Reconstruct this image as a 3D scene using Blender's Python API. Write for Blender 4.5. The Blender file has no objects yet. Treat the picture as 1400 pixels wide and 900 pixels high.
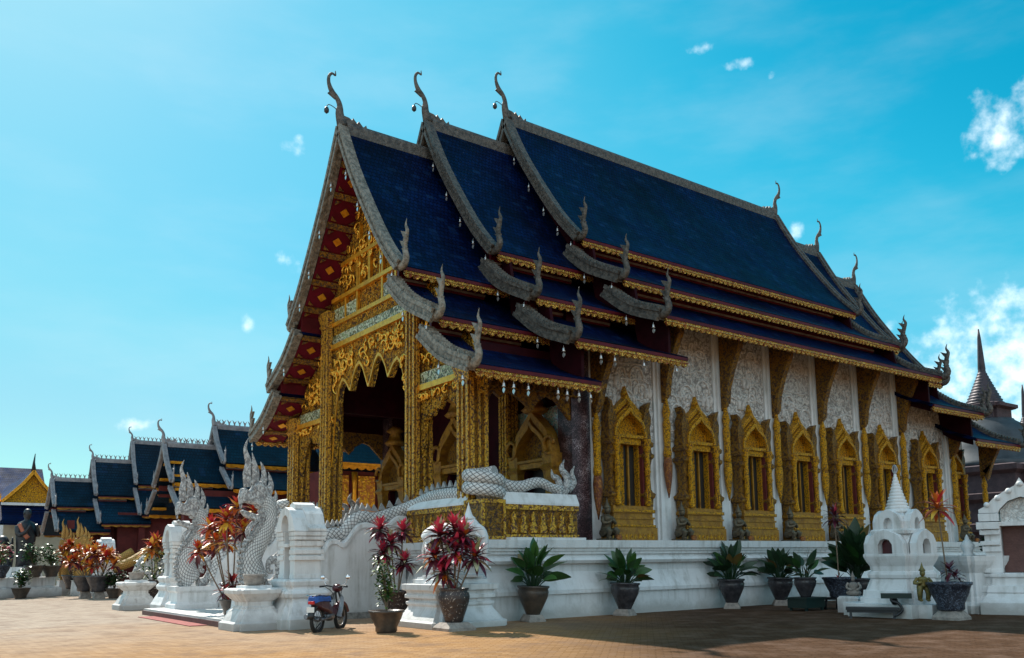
import bpy, bmesh, math, random
import numpy as np
from mathutils import Vector, Matrix
random.seed(7)
rng = random.Random(11)
sc = bpy.context.scene
COL = sc.collection
R = math.radians

# ------------------------------------------------------------------ camera
CAM = Vector((-11.92, -23.93, 1.45))
YAW, PITCH, ROLL = R(53.44578), R(7.3726), R(-.72986)
FPX, PCY = 1184.49, 613.5
fw = Vector((math.cos(YAW)*math.cos(PITCH), math.sin(YAW)*math.cos(PITCH), math.sin(PITCH)))
rt = Vector((math.sin(YAW), -math.cos(YAW), 0)); up = rt.cross(fw)
RT = rt*math.cos(ROLL)+up*math.sin(ROLL); UP = up*math.cos(ROLL)-rt*math.sin(ROLL)
cd = bpy.data.cameras.new('camera'); cam = bpy.data.objects.new('camera', cd); COL.objects.link(cam)
m = Matrix.Identity(4)
for i, v in enumerate((RT, UP, -fw)):
    for k in range(3): m[k][i] = v[k]
m.translation = CAM
cam.matrix_world = m
cd.sensor_width = 36; cd.lens = FPX/1400*36; cd.shift_y = (PCY-450)/1400
cd.clip_end = 3000; sc.camera = cam

def pix(x, y):
    return (fw+RT*((x-700)/FPX)-UP*((y-PCY)/FPX)).normalized()

# ------------------------------------------------------------------ light
SUN = Vector((.35, 14, 15.2)).normalized()
EL = math.asin(SUN.z); AZ = math.atan2(SUN.x, SUN.y)
w = bpy.data.worlds.new('World'); sc.world = w; w.use_nodes = True
nt = w.node_tree; nt.nodes.clear()
def N(nt, typ, **kw):
    n = nt.nodes.new(typ)
    for k, v in kw.items(): setattr(n, k, v)
    return n
def math_node(nt, op, a, b=None, clamp=False):
    n = N(nt, 'ShaderNodeMath', operation=op, use_clamp=clamp)
    for i, v in enumerate((a, b)):
        if v is None: continue
        if isinstance(v, (int, float)): n.inputs[i].default_value = v
        else: nt.links.new(v, n.inputs[i])
    return n.outputs[0]
def build_world():
    L = nt.links.new
    sky = N(nt, 'ShaderNodeTexSky', sky_type='NISHITA')
    sky.sun_disc = False; sky.sun_elevation = EL; sky.sun_rotation = AZ
    sky.air_density = 1.0; sky.dust_density = .6; sky.ozone_density = 1.0
    pre = N(nt, 'ShaderNodeMix', data_type='RGBA', blend_type='MULTIPLY'); pre.inputs[0].default_value = 1
    pre.inputs[7].default_value = (.5*K, 1.02*K, K, 1); L(sky.outputs[0], pre.inputs[6])
    cv = N(nt, 'ShaderNodeRGBCurve'); L(pre.outputs[2], cv.inputs['Color'])
    for ci, pts in ((0, [(0, .0), (.10, .006), (.16, .10), (.24, .20), (.33, .34), (1, .8)]), (1, [(0, 0), (.31, .385), (.44, .585), (.64, .70), (.76, .77), (.93, .80), (1, .85)]), (2, [(0, 0), (.51, .64), (.66, .84), (.89, .95), (1, .96)])):
        c = cv.mapping.curves[ci]
        c.points[0].location = pts[0]; c.points[1].location = pts[-1]
        for p in pts[1:-1]: c.points.new(*p)
    cv.mapping.extend = 'EXTRAPOLATED'; cv.mapping.update()
    tint = N(nt, 'ShaderNodeMix', data_type='RGBA', blend_type='MULTIPLY'); tint.inputs[0].default_value = 1
    L(cv.outputs[0], tint.inputs[6]); tint.inputs[7].default_value = (1/GAIN, 1/GAIN, 1/GAIN, 1)
    tc = N(nt, 'ShaderNodeTexCoord'); d = tc.outputs['Generated']
    noise = N(nt, 'ShaderNodeTexNoise'); noise.inputs['Scale'].default_value = 13
    noise.inputs['Detail'].default_value = 8; noise.inputs['Roughness'].default_value = .62
    L(d, noise.inputs['Vector'])
    noise2 = N(nt, 'ShaderNodeTexNoise'); noise2.inputs['Scale'].default_value = 55
    noise2.inputs['Detail'].default_value = 5; L(d, noise2.inputs['Vector'])
    nn = math_node(nt, 'ADD', math_node(nt, 'MULTIPLY', noise.outputs[0], 5.0), math_node(nt, 'MULTIPLY', noise2.outputs[0], 3.4))
    nn = math_node(nt, 'SUBTRACT', nn, 4.25)
    blobs = [(1372, 165, 55, 60, .9), (1400, 140, 40, 40, 1.0), (1335, 212, 40, 14, .4), (1310, 510, 165, 66, 1.15), (1400, 475, 130, 85, 1.4), (1255, 470, 70, 30, .6), (1225, 445, 40, 14, .35),
             (1390, 560, 200, 70, 1.2), (398, 199, 22, 16, .5), (388, 355, 26, 20, .75), (408, 374, 24, 26, .75), (338, 443, 14, 13, .5),
             (186, 580, 26, 11, .6), (1086, 318, 20, 18, .75), (960, 64, 24, 12, .35), (1012, 88, 26, 10, .5), (1057, 102, 10, 8, .35)]
    acc = None
    for (px, py, rx, ry, dens) in blobs:
        c = pix(px, py)
        e1 = (pix(px+20, py)-pix(px-20, py)); s1 = e1.length/40; e1.normalize()
        e2 = (pix(px, py-20)-pix(px, py+20)); s2 = e2.length/40; e2.normalize()
        def dotn(vec, val):
            n = N(nt, 'ShaderNodeVectorMath', operation='DOT_PRODUCT'); L(d, n.inputs[0]); n.inputs[1].default_value = vec
            return math_node(nt, 'MULTIPLY', math_node(nt, 'SUBTRACT', n.outputs['Value'], c.dot(vec)), val)
        u = dotn(e1, 1/(s1*rx)); v = dotn(e2, 1/(s2*ry))
        r2 = math_node(nt, 'ADD', math_node(nt, 'MULTIPLY', u, u), math_node(nt, 'MULTIPLY', v, v))
        front = N(nt, 'ShaderNodeVectorMath', operation='DOT_PRODUCT'); L(d, front.inputs[0]); front.inputs[1].default_value = c
        f2 = math_node(nt, 'GREATER_THAN', front.outputs['Value'], .5)
        b = math_node(nt, 'SUBTRACT', dens, r2)
        b = math_node(nt, 'ADD', math_node(nt, 'MULTIPLY', math_node(nt, 'ADD', b, 5), f2), -5)
        acc = b if acc is None else math_node(nt, 'MAXIMUM', acc, b)
    # unseen broken cloud added behind the viewer to fill the shaded side
    bk = N(nt, 'ShaderNodeVectorMath', operation='DOT_PRODUCT'); L(d, bk.inputs[0]); bk.inputs[1].default_value = Vector((-.62, -.78, .15)).normalized()
    bm_ = N(nt, 'ShaderNodeMapRange'); L(bk.outputs['Value'], bm_.inputs[0]); bm_.inputs[1].default_value = -.05; bm_.inputs[2].default_value = .4; bm_.inputs[3].default_value = -4; bm_.inputs[4].default_value = FILL_CLOUDS
    bn = N(nt, 'ShaderNodeTexNoise'); bn.inputs['Scale'].default_value = 2.2; bn.inputs['Detail'].default_value = 3; L(d, bn.inputs['Vector'])
    acc = math_node(nt, 'MAXIMUM', acc, math_node(nt, 'ADD', bm_.outputs[0], math_node(nt, 'MULTIPLY', math_node(nt, 'SUBTRACT', bn.outputs[0], .5), 3)))
    val = math_node(nt, 'ADD', acc, nn)
    mr = N(nt, 'ShaderNodeMapRange', interpolation_type='SMOOTHSTEP'); L(val, mr.inputs[0])
    mr.inputs[1].default_value = -.1; mr.inputs[2].default_value = 2.4; mr.inputs[3].default_value = 0; mr.inputs[4].default_value = .86
    mpv = N(nt, 'ShaderNodeMapping'); mpv.inputs['Scale'].default_value = (2.2, 2.2, 7); mpv.inputs['Rotation'].default_value = (.25, .1, 0); L(d, mpv.inputs[0])
    veil = N(nt, 'ShaderNodeTexNoise'); veil.inputs['Scale'].default_value = 1.6; veil.inputs['Detail'].default_value = 7; veil.inputs['Roughness'].default_value = .55; L(mpv.outputs[0], veil.inputs['Vector'])
    vr = N(nt, 'ShaderNodeMapRange', interpolation_type='SMOOTHSTEP'); L(veil.outputs[0], vr.inputs[0]); vr.inputs[1].default_value = .42; vr.inputs[2].default_value = .78; vr.inputs[4].default_value = .16
    vm = N(nt, 'ShaderNodeMix', data_type='RGBA'); L(vr.outputs[0], vm.inputs[0]); L(tint.outputs[2], vm.inputs[6]); vm.inputs[7].default_value = (5.6, 6.6, 7.0, 1)
    cm = N(nt, 'ShaderNodeMix', data_type='RGBA'); L(mr.outputs[0], cm.inputs[0]); L(vm.outputs[2], cm.inputs[6])
    cr = N(nt, 'ShaderNodeMix', data_type='RGBA'); L(noise2.outputs[0], cr.inputs[0])
    cr.inputs[6].default_value = (8.0, 8.8, 9.2, 1); cr.inputs[7].default_value = (10.5, 11.0, 11.2, 1)
    bs = N(nt, 'ShaderNodeMapRange'); L(bk.outputs['Value'], bs.inputs[0]); bs.inputs[1].default_value = 0; bs.inputs[2].default_value = .5; bs.inputs[3].default_value = 1; bs.inputs[4].default_value = FILL_BOOST  # unseen cloud brightened beyond the visible ones as added fill
    sl = N(nt, 'ShaderNodeVectorMath', operation='SCALE'); L(cr.outputs[2], sl.inputs[0]); L(bs.outputs[0], sl.inputs['Scale']); L(sl.outputs[0], cm.inputs[7])
    bg = N(nt, 'ShaderNodeBackground'); bg.inputs[1].default_value = SKY; L(cm.outputs[2], bg.inputs[0])
    out = N(nt, 'ShaderNodeOutputWorld'); L(bg.outputs[0], out.inputs[0])
FILL_CLOUDS = 1.1; FILL_BOOST = 1.3; SKY = .10; EXPO = .62
K = .10*2**.25; GAIN = SKY*2**EXPO
build_world()
sd = bpy.data.lights.new('sun', 'SUN'); so = bpy.data.objects.new('sun', sd); COL.objects.link(so)
sd.energy = 4.5; sd.angle = R(.5); sd.color = (1, .95, .86)
so.rotation_euler = SUN.to_track_quat('Z', 'Y').to_euler(); so.location = (0, 0, 40)
vs = sc.view_settings; vs.view_transform = 'Standard'; vs.look = 'None'; vs.exposure = EXPO; vs.gamma = 1; vs.use_curve_mapping = False

# ------------------------------------------------------------------ materials
MATS = {}
def newmat(name):
    mt = bpy.data.materials.new(name); mt.use_nodes = True; MATS[name] = mt
    return mt, mt.node_tree, mt.node_tree.nodes['Principled BSDF']
def mat(name, base, rough=.6, metal=0, col2=None, vscale=3, lo=.4, hi=.65, bscale=None, bdist=.01, bkind='noise', bstr=.6, spec=None, coord='Object', sheen=None, trans=0):
    mt, t, b = newmat(name); L = t.links.new
    b.inputs['Base Color'].default_value = (*base, 1); b.inputs['Roughness'].default_value = rough; b.inputs['Metallic'].default_value = metal
    if spec is not None: b.inputs['Specular IOR Level'].default_value = spec
    tc = N(t, 'ShaderNodeTexCoord'); co = tc.outputs[coord]
    if col2:
        n = N(t, 'ShaderNodeTexNoise'); n.inputs['Scale'].default_value = vscale; n.inputs['Detail'].default_value = 7; n.inputs['Roughness'].default_value = .65; L(co, n.inputs['Vector'])
        r = N(t, 'ShaderNodeMapRange'); r.inputs[1].default_value = lo; r.inputs[2].default_value = hi; L(n.outputs[0], r.inputs[0])
        x = N(t, 'ShaderNodeMix', data_type='RGBA'); x.inputs[6].default_value = (*base, 1); x.inputs[7].default_value = (*col2, 1)
        L(r.outputs[0], x.inputs[0]); L(x.outputs[2], b.inputs['Base Color'])
    if bscale:
        if bkind == 'noise':
            n = N(t, 'ShaderNodeTexNoise'); n.inputs['Detail'].default_value = 5
        else:
            n = N(t, 'ShaderNodeTexVoronoi')
        n.inputs['Scale'].default_value = bscale; L(co, n.inputs['Vector'])
        bp = N(t, 'ShaderNodeBump'); bp.inputs['Strength'].default_value = bstr; bp.inputs['Distance'].default_value = bdist
        L(n.outputs[0], bp.inputs['Height']); L(bp.outputs[0], b.inputs['Normal'])
    return mt
def carved(name, gold, ground, scale=7, bdist=.05, rough=.35, metal=.85, lo=.25, hi=.5, warp=.25, gold2=None, bstr=1):
    """relief ornament: curling raised gold work over a coloured ground"""
    mt, t, b = newmat(name); L = t.links.new
    tc = N(t, 'ShaderNodeTexCoord')
    wn = N(t, 'ShaderNodeTexNoise'); wn.inputs['Scale'].default_value = scale*.6; wn.inputs['Detail'].default_value = 2; L(tc.outputs['Object'], wn.inputs['Vector'])
    sub = N(t, 'ShaderNodeVectorMath', operation='SUBTRACT'); L(wn.outputs['Color'], sub.inputs[0]); sub.inputs[1].default_value = (.5, .5, .5)
    scl = N(t, 'ShaderNodeVectorMath', operation='SCALE'); L(sub.outputs[0], scl.inputs[0]); scl.inputs['Scale'].default_value = warp
    add = N(t, 'ShaderNodeVectorMath', operation='ADD'); L(tc.outputs['Object'], add.inputs[0]); L(scl.outputs[0], add.inputs[1])
    v = N(t, 'ShaderNodeTexVoronoi', feature='F1'); v.inputs['Scale'].default_value = scale; L(add.outputs[0], v.inputs['Vector'])
    v2 = N(t, 'ShaderNodeTexVoronoi', feature='DISTANCE_TO_EDGE'); v2.inputs['Scale'].default_value = scale*1.9; L(add.outputs[0], v2.inputs['Vector'])
    inv = math_node(t, 'SUBTRACT', .75, v.outputs['Distance'])
    h = math_node(t, 'ADD', inv, math_node(t, 'MULTIPLY', v2.outputs['Distance'], .9))
    mr = N(t, 'ShaderNodeMapRange'); mr.inputs[1].default_value = lo; mr.inputs[2].default_value = hi; L(h, mr.inputs[0])
    big = N(t, 'ShaderNodeTexNoise'); big.inputs['Scale'].default_value = 1.7; big.inputs['Detail'].default_value = 4; L(tc.outputs['Object'], big.inputs['Vector'])
    g = N(t, 'ShaderNodeMix', data_type='RGBA'); g.inputs[6].default_value = (*gold, 1); g.inputs[7].default_value = (*(gold2 or [c*.55 for c in gold]), 1)
    L(big.outputs[0], g.inputs[0])
    x = N(t, 'ShaderNodeMix', data_type='RGBA'); x.inputs[6].default_value = (*ground, 1); L(g.outputs[2], x.inputs[7]); L(mr.outputs[0], x.inputs[0])
    L(x.outputs[2], b.inputs['Base Color'])
    L(math_node(t, 'MULTIPLY', mr.outputs[0], metal), b.inputs['Metallic'])
    b.inputs['Roughness'].default_value = rough
    bp = N(t, 'ShaderNodeBump'); bp.inputs['Strength'].default_value = bstr; bp.inputs['Distance'].default_value = bdist
    L(h, bp.inputs['Height']); L(bp.outputs[0], b.inputs['Normal'])
    return mt
def mosaic(name, ramp, scale=28, rough=.2, metal=.8):
    mt, t, b = newmat(name); L = t.links.new
    tc = N(t, 'ShaderNodeTexCoord')
    v = N(t, 'ShaderNodeTexVoronoi'); v.inputs['Scale'].default_value = scale; L(tc.outputs['Object'], v.inputs['Vector'])
    sep = N(t, 'ShaderNodeSeparateColor'); L(v.outputs['Color'], sep.inputs[0])
    big = N(t, 'ShaderNodeTexNoise'); big.inputs['Scale'].default_value = 2.2; big.inputs['Detail'].default_value = 3; L(tc.outputs['Object'], big.inputs['Vector'])
    mix = math_node(t, 'ADD', math_node(t, 'MULTIPLY', sep.outputs[0], .6), math_node(t, 'MULTIPLY', math_node(t, 'SUBTRACT', big.outputs[0], .3), 1.0))
    cr = N(t, 'ShaderNodeValToRGB'); L(mix, cr.inputs[0])
    e = cr.color_ramp.elements
    while len(e) < len(ramp): e.new(.5)
    for i, (p, c) in enumerate(ramp): e[i].position = p; e[i].color = (*c, 1)
    L(cr.outputs[0], b.inputs['Base Color']); b.inputs['Metallic'].default_value = metal; b.inputs['Roughness'].default_value = rough
    nm = N(t, 'ShaderNodeBump'); nm.inputs['Strength'].default_value = .8; nm.inputs['Distance'].default_value = .02
    L(sep.outputs[1], nm.inputs['Height']); L(nm.outputs[0], b.inputs['Normal'])
    return mt
def tiles(name, c1, c2, rough=.28, row=.16, colw=.14, axis='X', spec=.5):
    mt, t, b = newmat(name); L = t.links.new
    tc = N(t, 'ShaderNodeTexCoord'); s = N(t, 'ShaderNodeSeparateXYZ'); L(tc.outputs['Object'], s.inputs[0])
    cz = N(t, 'ShaderNodeCombineXYZ'); L(s.outputs['X'], cz.inputs['X']); L(s.outputs['Z'], cz.inputs['Y'])
    br = N(t, 'ShaderNodeTexBrick'); L(cz.outputs[0], br.inputs['Vector']); br.inputs['Scale'].default_value = 1
    br.inputs['Brick Width'].default_value = colw; br.inputs['Row Height'].default_value = row; br.inputs['Mortar Size'].default_value = .012
    br.inputs['Color1'].default_value = (*c1, 1); br.inputs['Color2'].default_value = (*c2, 1); br.inputs['Mortar'].default_value = (*[c*.35 for c in c1], 1)
    br.offset = .5
    n = N(t, 'ShaderNodeTexNoise'); n.inputs['Scale'].default_value = 1.3; n.inputs['Detail'].default_value = 6; L(tc.outputs['Object'], n.inputs['Vector'])
    sp = N(t, 'ShaderNodeTexNoise'); sp.inputs['Scale'].default_value = 9; sp.inputs['Detail'].default_value = 8; sp.inputs['Roughness'].default_value = .8; L(tc.outputs['Object'], sp.inputs['Vector'])
    mr = N(t, 'ShaderNodeMapRange'); mr.inputs[1].default_value = .64; mr.inputs[2].default_value = .78; L(sp.outputs[0], mr.inputs[0])
    mx = N(t, 'ShaderNodeMix', data_type='RGBA'); L(math_node(t, 'MULTIPLY', mr.outputs[0], .35), mx.inputs[0]); L(br.outputs[0], mx.inputs[6]); mx.inputs[7].default_value = (.04, .10, .18, 1)
    L(mx.outputs[2], b.inputs['Base Color'])
    # single replaced tiles, paler to paint glints into the roof colour
    cu = math_node(t, 'FLOOR', math_node(t, 'DIVIDE', s.outputs['X'], colw*2)); cv_ = math_node(t, 'FLOOR', math_node(t, 'DIVIDE', s.outputs['Z'], row))
    cc = N(t, 'ShaderNodeCombineXYZ'); L(cu, cc.inputs['X']); L(cv_, cc.inputs['Y']); wn = N(t, 'ShaderNodeTexWhiteNoise'); L(cc.outputs[0], wn.inputs['Vector'])
    od = N(t, 'ShaderNodeMapRange'); L(wn.outputs['Value'], od.inputs[0]); od.inputs[1].default_value = .90; od.inputs[2].default_value = 1.0; od.inputs[4].default_value = .32
    mo = N(t, 'ShaderNodeMix', data_type='RGBA'); L(od.outputs[0], mo.inputs[0]); L(mx.outputs[2], mo.inputs[6]); mo.inputs[7].default_value = (.012, .045, .13, 1); mx = mo
    pa = N(t, 'ShaderNodeTexNoise'); pa.inputs['Scale'].default_value = .45; pa.inputs['Detail'].default_value = 7; pa.inputs['Roughness'].default_value = .62; L(tc.outputs['Object'], pa.inputs['Vector'])
    pm_ = N(t, 'ShaderNodeMapRange'); pm_.inputs[1].default_value = .36; pm_.inputs[2].default_value = .66; pm_.inputs[3].default_value = .45; pm_.inputs[4].default_value = 1.35; L(pa.outputs[0], pm_.inputs[0])
    ml = N(t, 'ShaderNodeVectorMath', operation='SCALE'); L(mx.outputs[2], ml.inputs[0]); L(pm_.outputs[0], ml.inputs['Scale']); L(ml.outputs[0], b.inputs['Base Color'])
    r2 = N(t, 'ShaderNodeMapRange'); r2.inputs[3].default_value = rough-.08; r2.inputs[4].default_value = rough+.25; L(n.outputs[0], r2.inputs[0]); L(r2.outputs[0], b.inputs['Roughness'])
    b.inputs['Specular IOR Level'].default_value = spec
    # stepped rows: saw-tooth height
    saw = math_node(t, 'FRACT', math_node(t, 'DIVIDE', s.outputs['Z'], row))
    bp = N(t, 'ShaderNodeBump'); bp.inputs['Strength'].default_value = .7; bp.inputs['Distance'].default_value = .02
    hh = math_node(t, 'ADD', math_node(t, 'SUBTRACT', 1, saw), math_node(t, 'MULTIPLY', n.outputs[0], .8))
    hh = math_node(t, 'SUBTRACT', hh, br.outputs['Fac'])
    L(hh, bp.inputs['Height']); L(bp.outputs[0], b.inputs['Normal'])
    return mt
def scales(name, base, groove, size=.15):
    mt, t, b = newmat(name); L = t.links.new
    tc = N(t, 'ShaderNodeTexCoord'); sp = N(t, 'ShaderNodeSeparateXYZ'); L(tc.outputs['UV'], sp.inputs[0])
    u = math_node(t, 'DIVIDE', sp.outputs['X'], size); v = math_node(t, 'DIVIDE', sp.outputs['Y'], size)
    def tri(x):
        f = math_node(t, 'FRACT', x); return math_node(t, 'MINIMUM', f, math_node(t, 'SUBTRACT', 1, f))
    e = math_node(t, 'MINIMUM', tri(math_node(t, 'ADD', u, v)), tri(math_node(t, 'SUBTRACT', u, v)))
    mr = N(t, 'ShaderNodeMapRange'); mr.inputs[1].default_value = .04; mr.inputs[2].default_value = .16; L(e, mr.inputs[0])
    x = N(t, 'ShaderNodeMix', data_type='RGBA'); x.inputs[6].default_value = (*groove, 1); x.inputs[7].default_value = (*base, 1); L(mr.outputs[0], x.inputs[0])
    n = N(t, 'ShaderNodeTexNoise'); n.inputs['Scale'].default_value = 4; n.inputs['Detail'].default_value = 6; L(tc.outputs['Object'], n.inputs['Vector'])
    x2 = N(t, 'ShaderNodeMix', data_type='RGBA', blend_type='MULTIPLY'); x2.inputs[0].default_value = .45; L(x.outputs[2], x2.inputs[6]); L(n.outputs[0], x2.inputs[7])
    L(x2.outputs[2], b.inputs['Base Color']); b.inputs['Roughness'].default_value = .6
    bp = N(t, 'ShaderNodeBump'); bp.inputs['Strength'].default_value = 1; bp.inputs['Distance'].default_value = .03
    L(math_node(t, 'MINIMUM', e, .3), bp.inputs['Height']); L(bp.outputs[0], b.inputs['Normal'])
    return mt

def plaster(name, base, stain, amount=.55):
    mt, t, b = newmat(name); L = t.links.new
    tc = N(t, 'ShaderNodeTexCoord'); ge = N(t, 'ShaderNodeNewGeometry')
    mp = N(t, 'ShaderNodeMapping'); mp.inputs['Scale'].default_value = (5, 5, .55); L(ge.outputs['Position'], mp.inputs[0])
    st = N(t, 'ShaderNodeTexNoise'); st.inputs['Scale'].default_value = 1; st.inputs['Detail'].default_value = 7; st.inputs['Roughness'].default_value = .6; L(mp.outputs[0], st.inputs['Vector'])
    bl = N(t, 'ShaderNodeTexNoise'); bl.inputs['Scale'].default_value = 1.6; bl.inputs['Detail'].default_value = 8; bl.inputs['Roughness'].default_value = .7; L(ge.outputs['Position'], bl.inputs['Vector'])
    sp = N(t, 'ShaderNodeSeparateXYZ'); L(ge.outputs['Position'], sp.inputs[0])
    def ramp(v, a, c, o0, o1):
        r = N(t, 'ShaderNodeMapRange'); L(v, r.inputs[0]); r.inputs[1].default_value = a; r.inputs[2].default_value = c; r.inputs[3].default_value = o0; r.inputs[4].default_value = o1; return r.outputs[0]
    drip = math_node(t, 'MULTIPLY', ramp(st.outputs[0], .47, .64, 0, 1), ramp(bl.outputs[0], .35, .6, .15, 1))
    # rain splash in a ragged band above the paving
    splash = ramp(math_node(t, 'SUBTRACT', math_node(t, 'MULTIPLY', bl.outputs[0], .75), sp.outputs['Z']), .0, .3, 0, 1)
    f = math_node(t, 'MAXIMUM', math_node(t, 'MULTIPLY', drip, amount), math_node(t, 'MULTIPLY', splash, .75))
    f = math_node(t, 'MAXIMUM', f, math_node(t, 'MULTIPLY', ramp(bl.outputs[0], .52, .75, 0, 1), amount*.7))
    x = N(t, 'ShaderNodeMix', data_type='RGBA'); x.inputs[6].default_value = (*base, 1); x.inputs[7].default_value = (*stain, 1); L(f, x.inputs[0])
    L(x.outputs[2], b.inputs['Base Color']); b.inputs['Roughness'].default_value = .6
    fine = N(t, 'ShaderNodeTexNoise'); fine.inputs['Scale'].default_value = 16; fine.inputs['Detail'].default_value = 6; L(tc.outputs['Object'], fine.inputs['Vector'])
    bp = N(t, 'ShaderNodeBump'); bp.inputs['Strength'].default_value = .5; bp.inputs['Distance'].default_value = .014; L(fine.outputs[0], bp.inputs['Height']); L(bp.outputs[0], b.inputs['Normal'])
    return mt
W = plaster('white_plaster', (.70, .70, .70), (.36, .345, .315), .7)
WOLD = plaster('weathered_white', (.66, .65, .64), (.30, .27, .25), .8)
WCARVE = carved('white_carved_stucco', (.80, .80, .78), (.55, .54, .52), scale=11, bdist=.035, rough=.6, metal=0, gold2=(.74, .74, .72))
WSCALE = scales('white_scales', (.80, .79, .77), (.17, .165, .165), .13)
NCARVE = carved('grey_white_naga_carving', (.70, .70, .69), (.26, .25, .25), scale=12, bdist=.045, rough=.6, metal=0, gold2=(.58, .58, .57), lo=.15, hi=.5)
GREYCURB = mat('stained_kerb', (.35, .34, .32), .8, col2=(.12, .12, .11), vscale=6, bscale=20, bdist=.02)
GOLD = carved('carved_gold', (.92, .48, .045), (.045, .014, .006), scale=11, bdist=.09, rough=.24, metal=.7, lo=.16, hi=.42, warp=.22)
GOLDW = carved('carved_gold_window', (.90, .42, .006), (.13, .04, .005), scale=21, bdist=.03, rough=.38, metal=.45, lo=.10, hi=.46, warp=.14, gold2=(.80, .40, .006))  # dark ground also puts shading between window parts into the colour
GOLDP = mat('plain_gold', (.90, .42, .03), .34, .6, col2=(.60, .25, .018), vscale=6, bscale=18, bdist=.015)
BRONZE = mat('aged_gold', (.40, .19, .015), .5, .35, col2=(.20, .085, .012), vscale=5, bscale=20, bdist=.03, bstr=1)
GOLDD = carved('carved_gold_dark', (.46, .22, .015), (.055, .02, .008), scale=13, bdist=.04, rough=.42, metal=.45, lo=.15, hi=.5)
EAVEG = carved('eave_gilding', (1.0, .60, .12), (.25, .05, .012), scale=15, bdist=.045, rough=.2, metal=.8, lo=.1, hi=.4, warp=.1)
COLG = carved('column_gilding', (.98, .52, .05), (.10, .028, .008), scale=16, bdist=.025, rough=.34, metal=.55, lo=.15, hi=.42, warp=.12)
STONEM = mat('mid_carved_stone', (.115, .098, .08), .6, col2=(.04, .034, .028), vscale=7, lo=.4, hi=.6, bscale=12, bdist=.05, bstr=1)
COPPER = carved('carved_copper', (.55, .22, .06), (.16, .04, .015), scale=12, bdist=.03, rough=.4, metal=.8)
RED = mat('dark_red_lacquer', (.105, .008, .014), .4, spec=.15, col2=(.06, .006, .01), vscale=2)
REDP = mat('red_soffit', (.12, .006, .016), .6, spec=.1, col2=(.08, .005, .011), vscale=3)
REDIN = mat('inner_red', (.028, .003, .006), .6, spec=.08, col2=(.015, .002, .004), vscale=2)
MAROON = mat('maroon_wall', (.13, .028, .026), .6, spec=.15, col2=(.085, .02, .02), vscale=2)
BLACK = mat('dark_void', (.006, .005, .005), .6)
NAVY = tiles('navy_glazed_tiles', (.0003, .0036, .026), (.0009, .0095, .052), rough=.42, spec=.06)
TEAL = tiles('teal_glazed_tiles', (.001, .016, .036), (.002, .024, .05), rough=.42, spec=.16)
BLUET = tiles('blue_glazed_tiles', (.002, .022, .085), (.005, .036, .13), rough=.65, spec=.1)
STONE = mat('grey_carved_stone', (.27, .235, .19), .6, col2=(.10, .085, .065), vscale=7, lo=.4, hi=.6, bscale=12, bdist=.05, bstr=1)
STONED = mat('dark_carved_stone', (.12, .105, .09), .6, col2=(.045, .04, .036), vscale=7, lo=.4, hi=.6, bscale=12, bdist=.05, bstr=1)
SILVER = mat('silver_paint', (.5, .5, .52), .4, .5, col2=(.25, .25, .27), vscale=5)
RELIEF = carved('stucco_relief', (.82, .78, .74), (.34, .31, .29), scale=8.5, bdist=.07, rough=.7, metal=0, lo=.12, hi=.5, warp=.42, gold2=(.80, .76, .73))
GREYL = mat('grey_lime_mortar', (.24, .21, .20), .8, col2=(.13, .11, .11), vscale=4)
RELIEFM = mat('stucco_figures', (.66, .62, .59), .75, col2=(.40, .37, .35), vscale=6, bscale=25, bdist=.02)
GREENM = mosaic('green_mirror', [(.25, (.03, .035, .012)), (.5, (.20, .17, .06)), (.64, (.62, .62, .45)), (.85, (.22, .30, .13))], scale=22, rough=.45, metal=0)
CYANM = mosaic('cyan_mirror', [(.15, (.12, .14, .2)), (.35, (.5, .5, .62)), (.5, (.15, .7, .8)), (.65, (.9, .95, 1)), (.85, (.5, .85, .95))], scale=26, rough=.3, metal=.5)  # mirror mosaic colours, brightened to put sky glitter into the glass
PURPM = mosaic('purple_mirror', [(.2, (.02, .010, .012)), (.55, (.075, .035, .04)), (.75, (.20, .11, .12)), (.95, (.55, .45, .46))], scale=55, rough=.35, metal=.3)
PAVER = None
TERR = mat('brown_glazed_pot', (.085, .06, .045), .35, col2=(.035, .028, .024), vscale=4, bscale=20, bdist=.01)
POTD = mat('dark_glazed_pot', (.055, .05, .055), .25, col2=(.02, .02, .024), vscale=5, bscale=14, bdist=.012)
POTP = carved('patterned_pot', (.36, .30, .24), (.045, .03, .027), scale=13, bdist=.01, rough=.3, metal=0, lo=.62, hi=.76, gold2=(.4, .34, .3))
POTB = carved('blue_patterned_pot', (.13, .16, .22), (.02, .022, .035), scale=16, bdist=.012, rough=.3, metal=0, lo=.4, hi=.6)
CONC = mat('concrete_foot', (.34, .29, .25), .8, col2=(.20, .17, .15), vscale=8, bscale=25, bdist=.015)
SOIL = mat('soil', (.045, .03, .02), .9, bscale=40, bdist=.03)
LEAF = mat('broad_leaf', (.032, .095, .022), .38, col2=(.018, .055, .014), vscale=5)
LEAFB = mat('browning_leaf', (.12, .10, .025), .5, col2=(.16, .075, .02), vscale=7)
LEAFL = mat('young_leaf', (.06, .15, .03), .38, col2=(.035, .10, .02), vscale=5)
LEAF2 = mat('light_leaf', (.11, .20, .045), .45, col2=(.05, .12, .03), vscale=6)
LEAFD = mat('dark_leaf', (.018, .05, .018), .45, col2=(.01, .03, .012), vscale=6)
LPALE = mat('pale_leaf', (.45, .42, .28), .5, col2=(.25, .3, .12), vscale=8)
PINK = mat('pink_leaf', (.62, .045, .09), .42, col2=(.38, .02, .05), vscale=6)
DMAR = mat('maroon_leaf', (.07, .012, .026), .32, col2=(.12, .02, .03), vscale=6)
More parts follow.
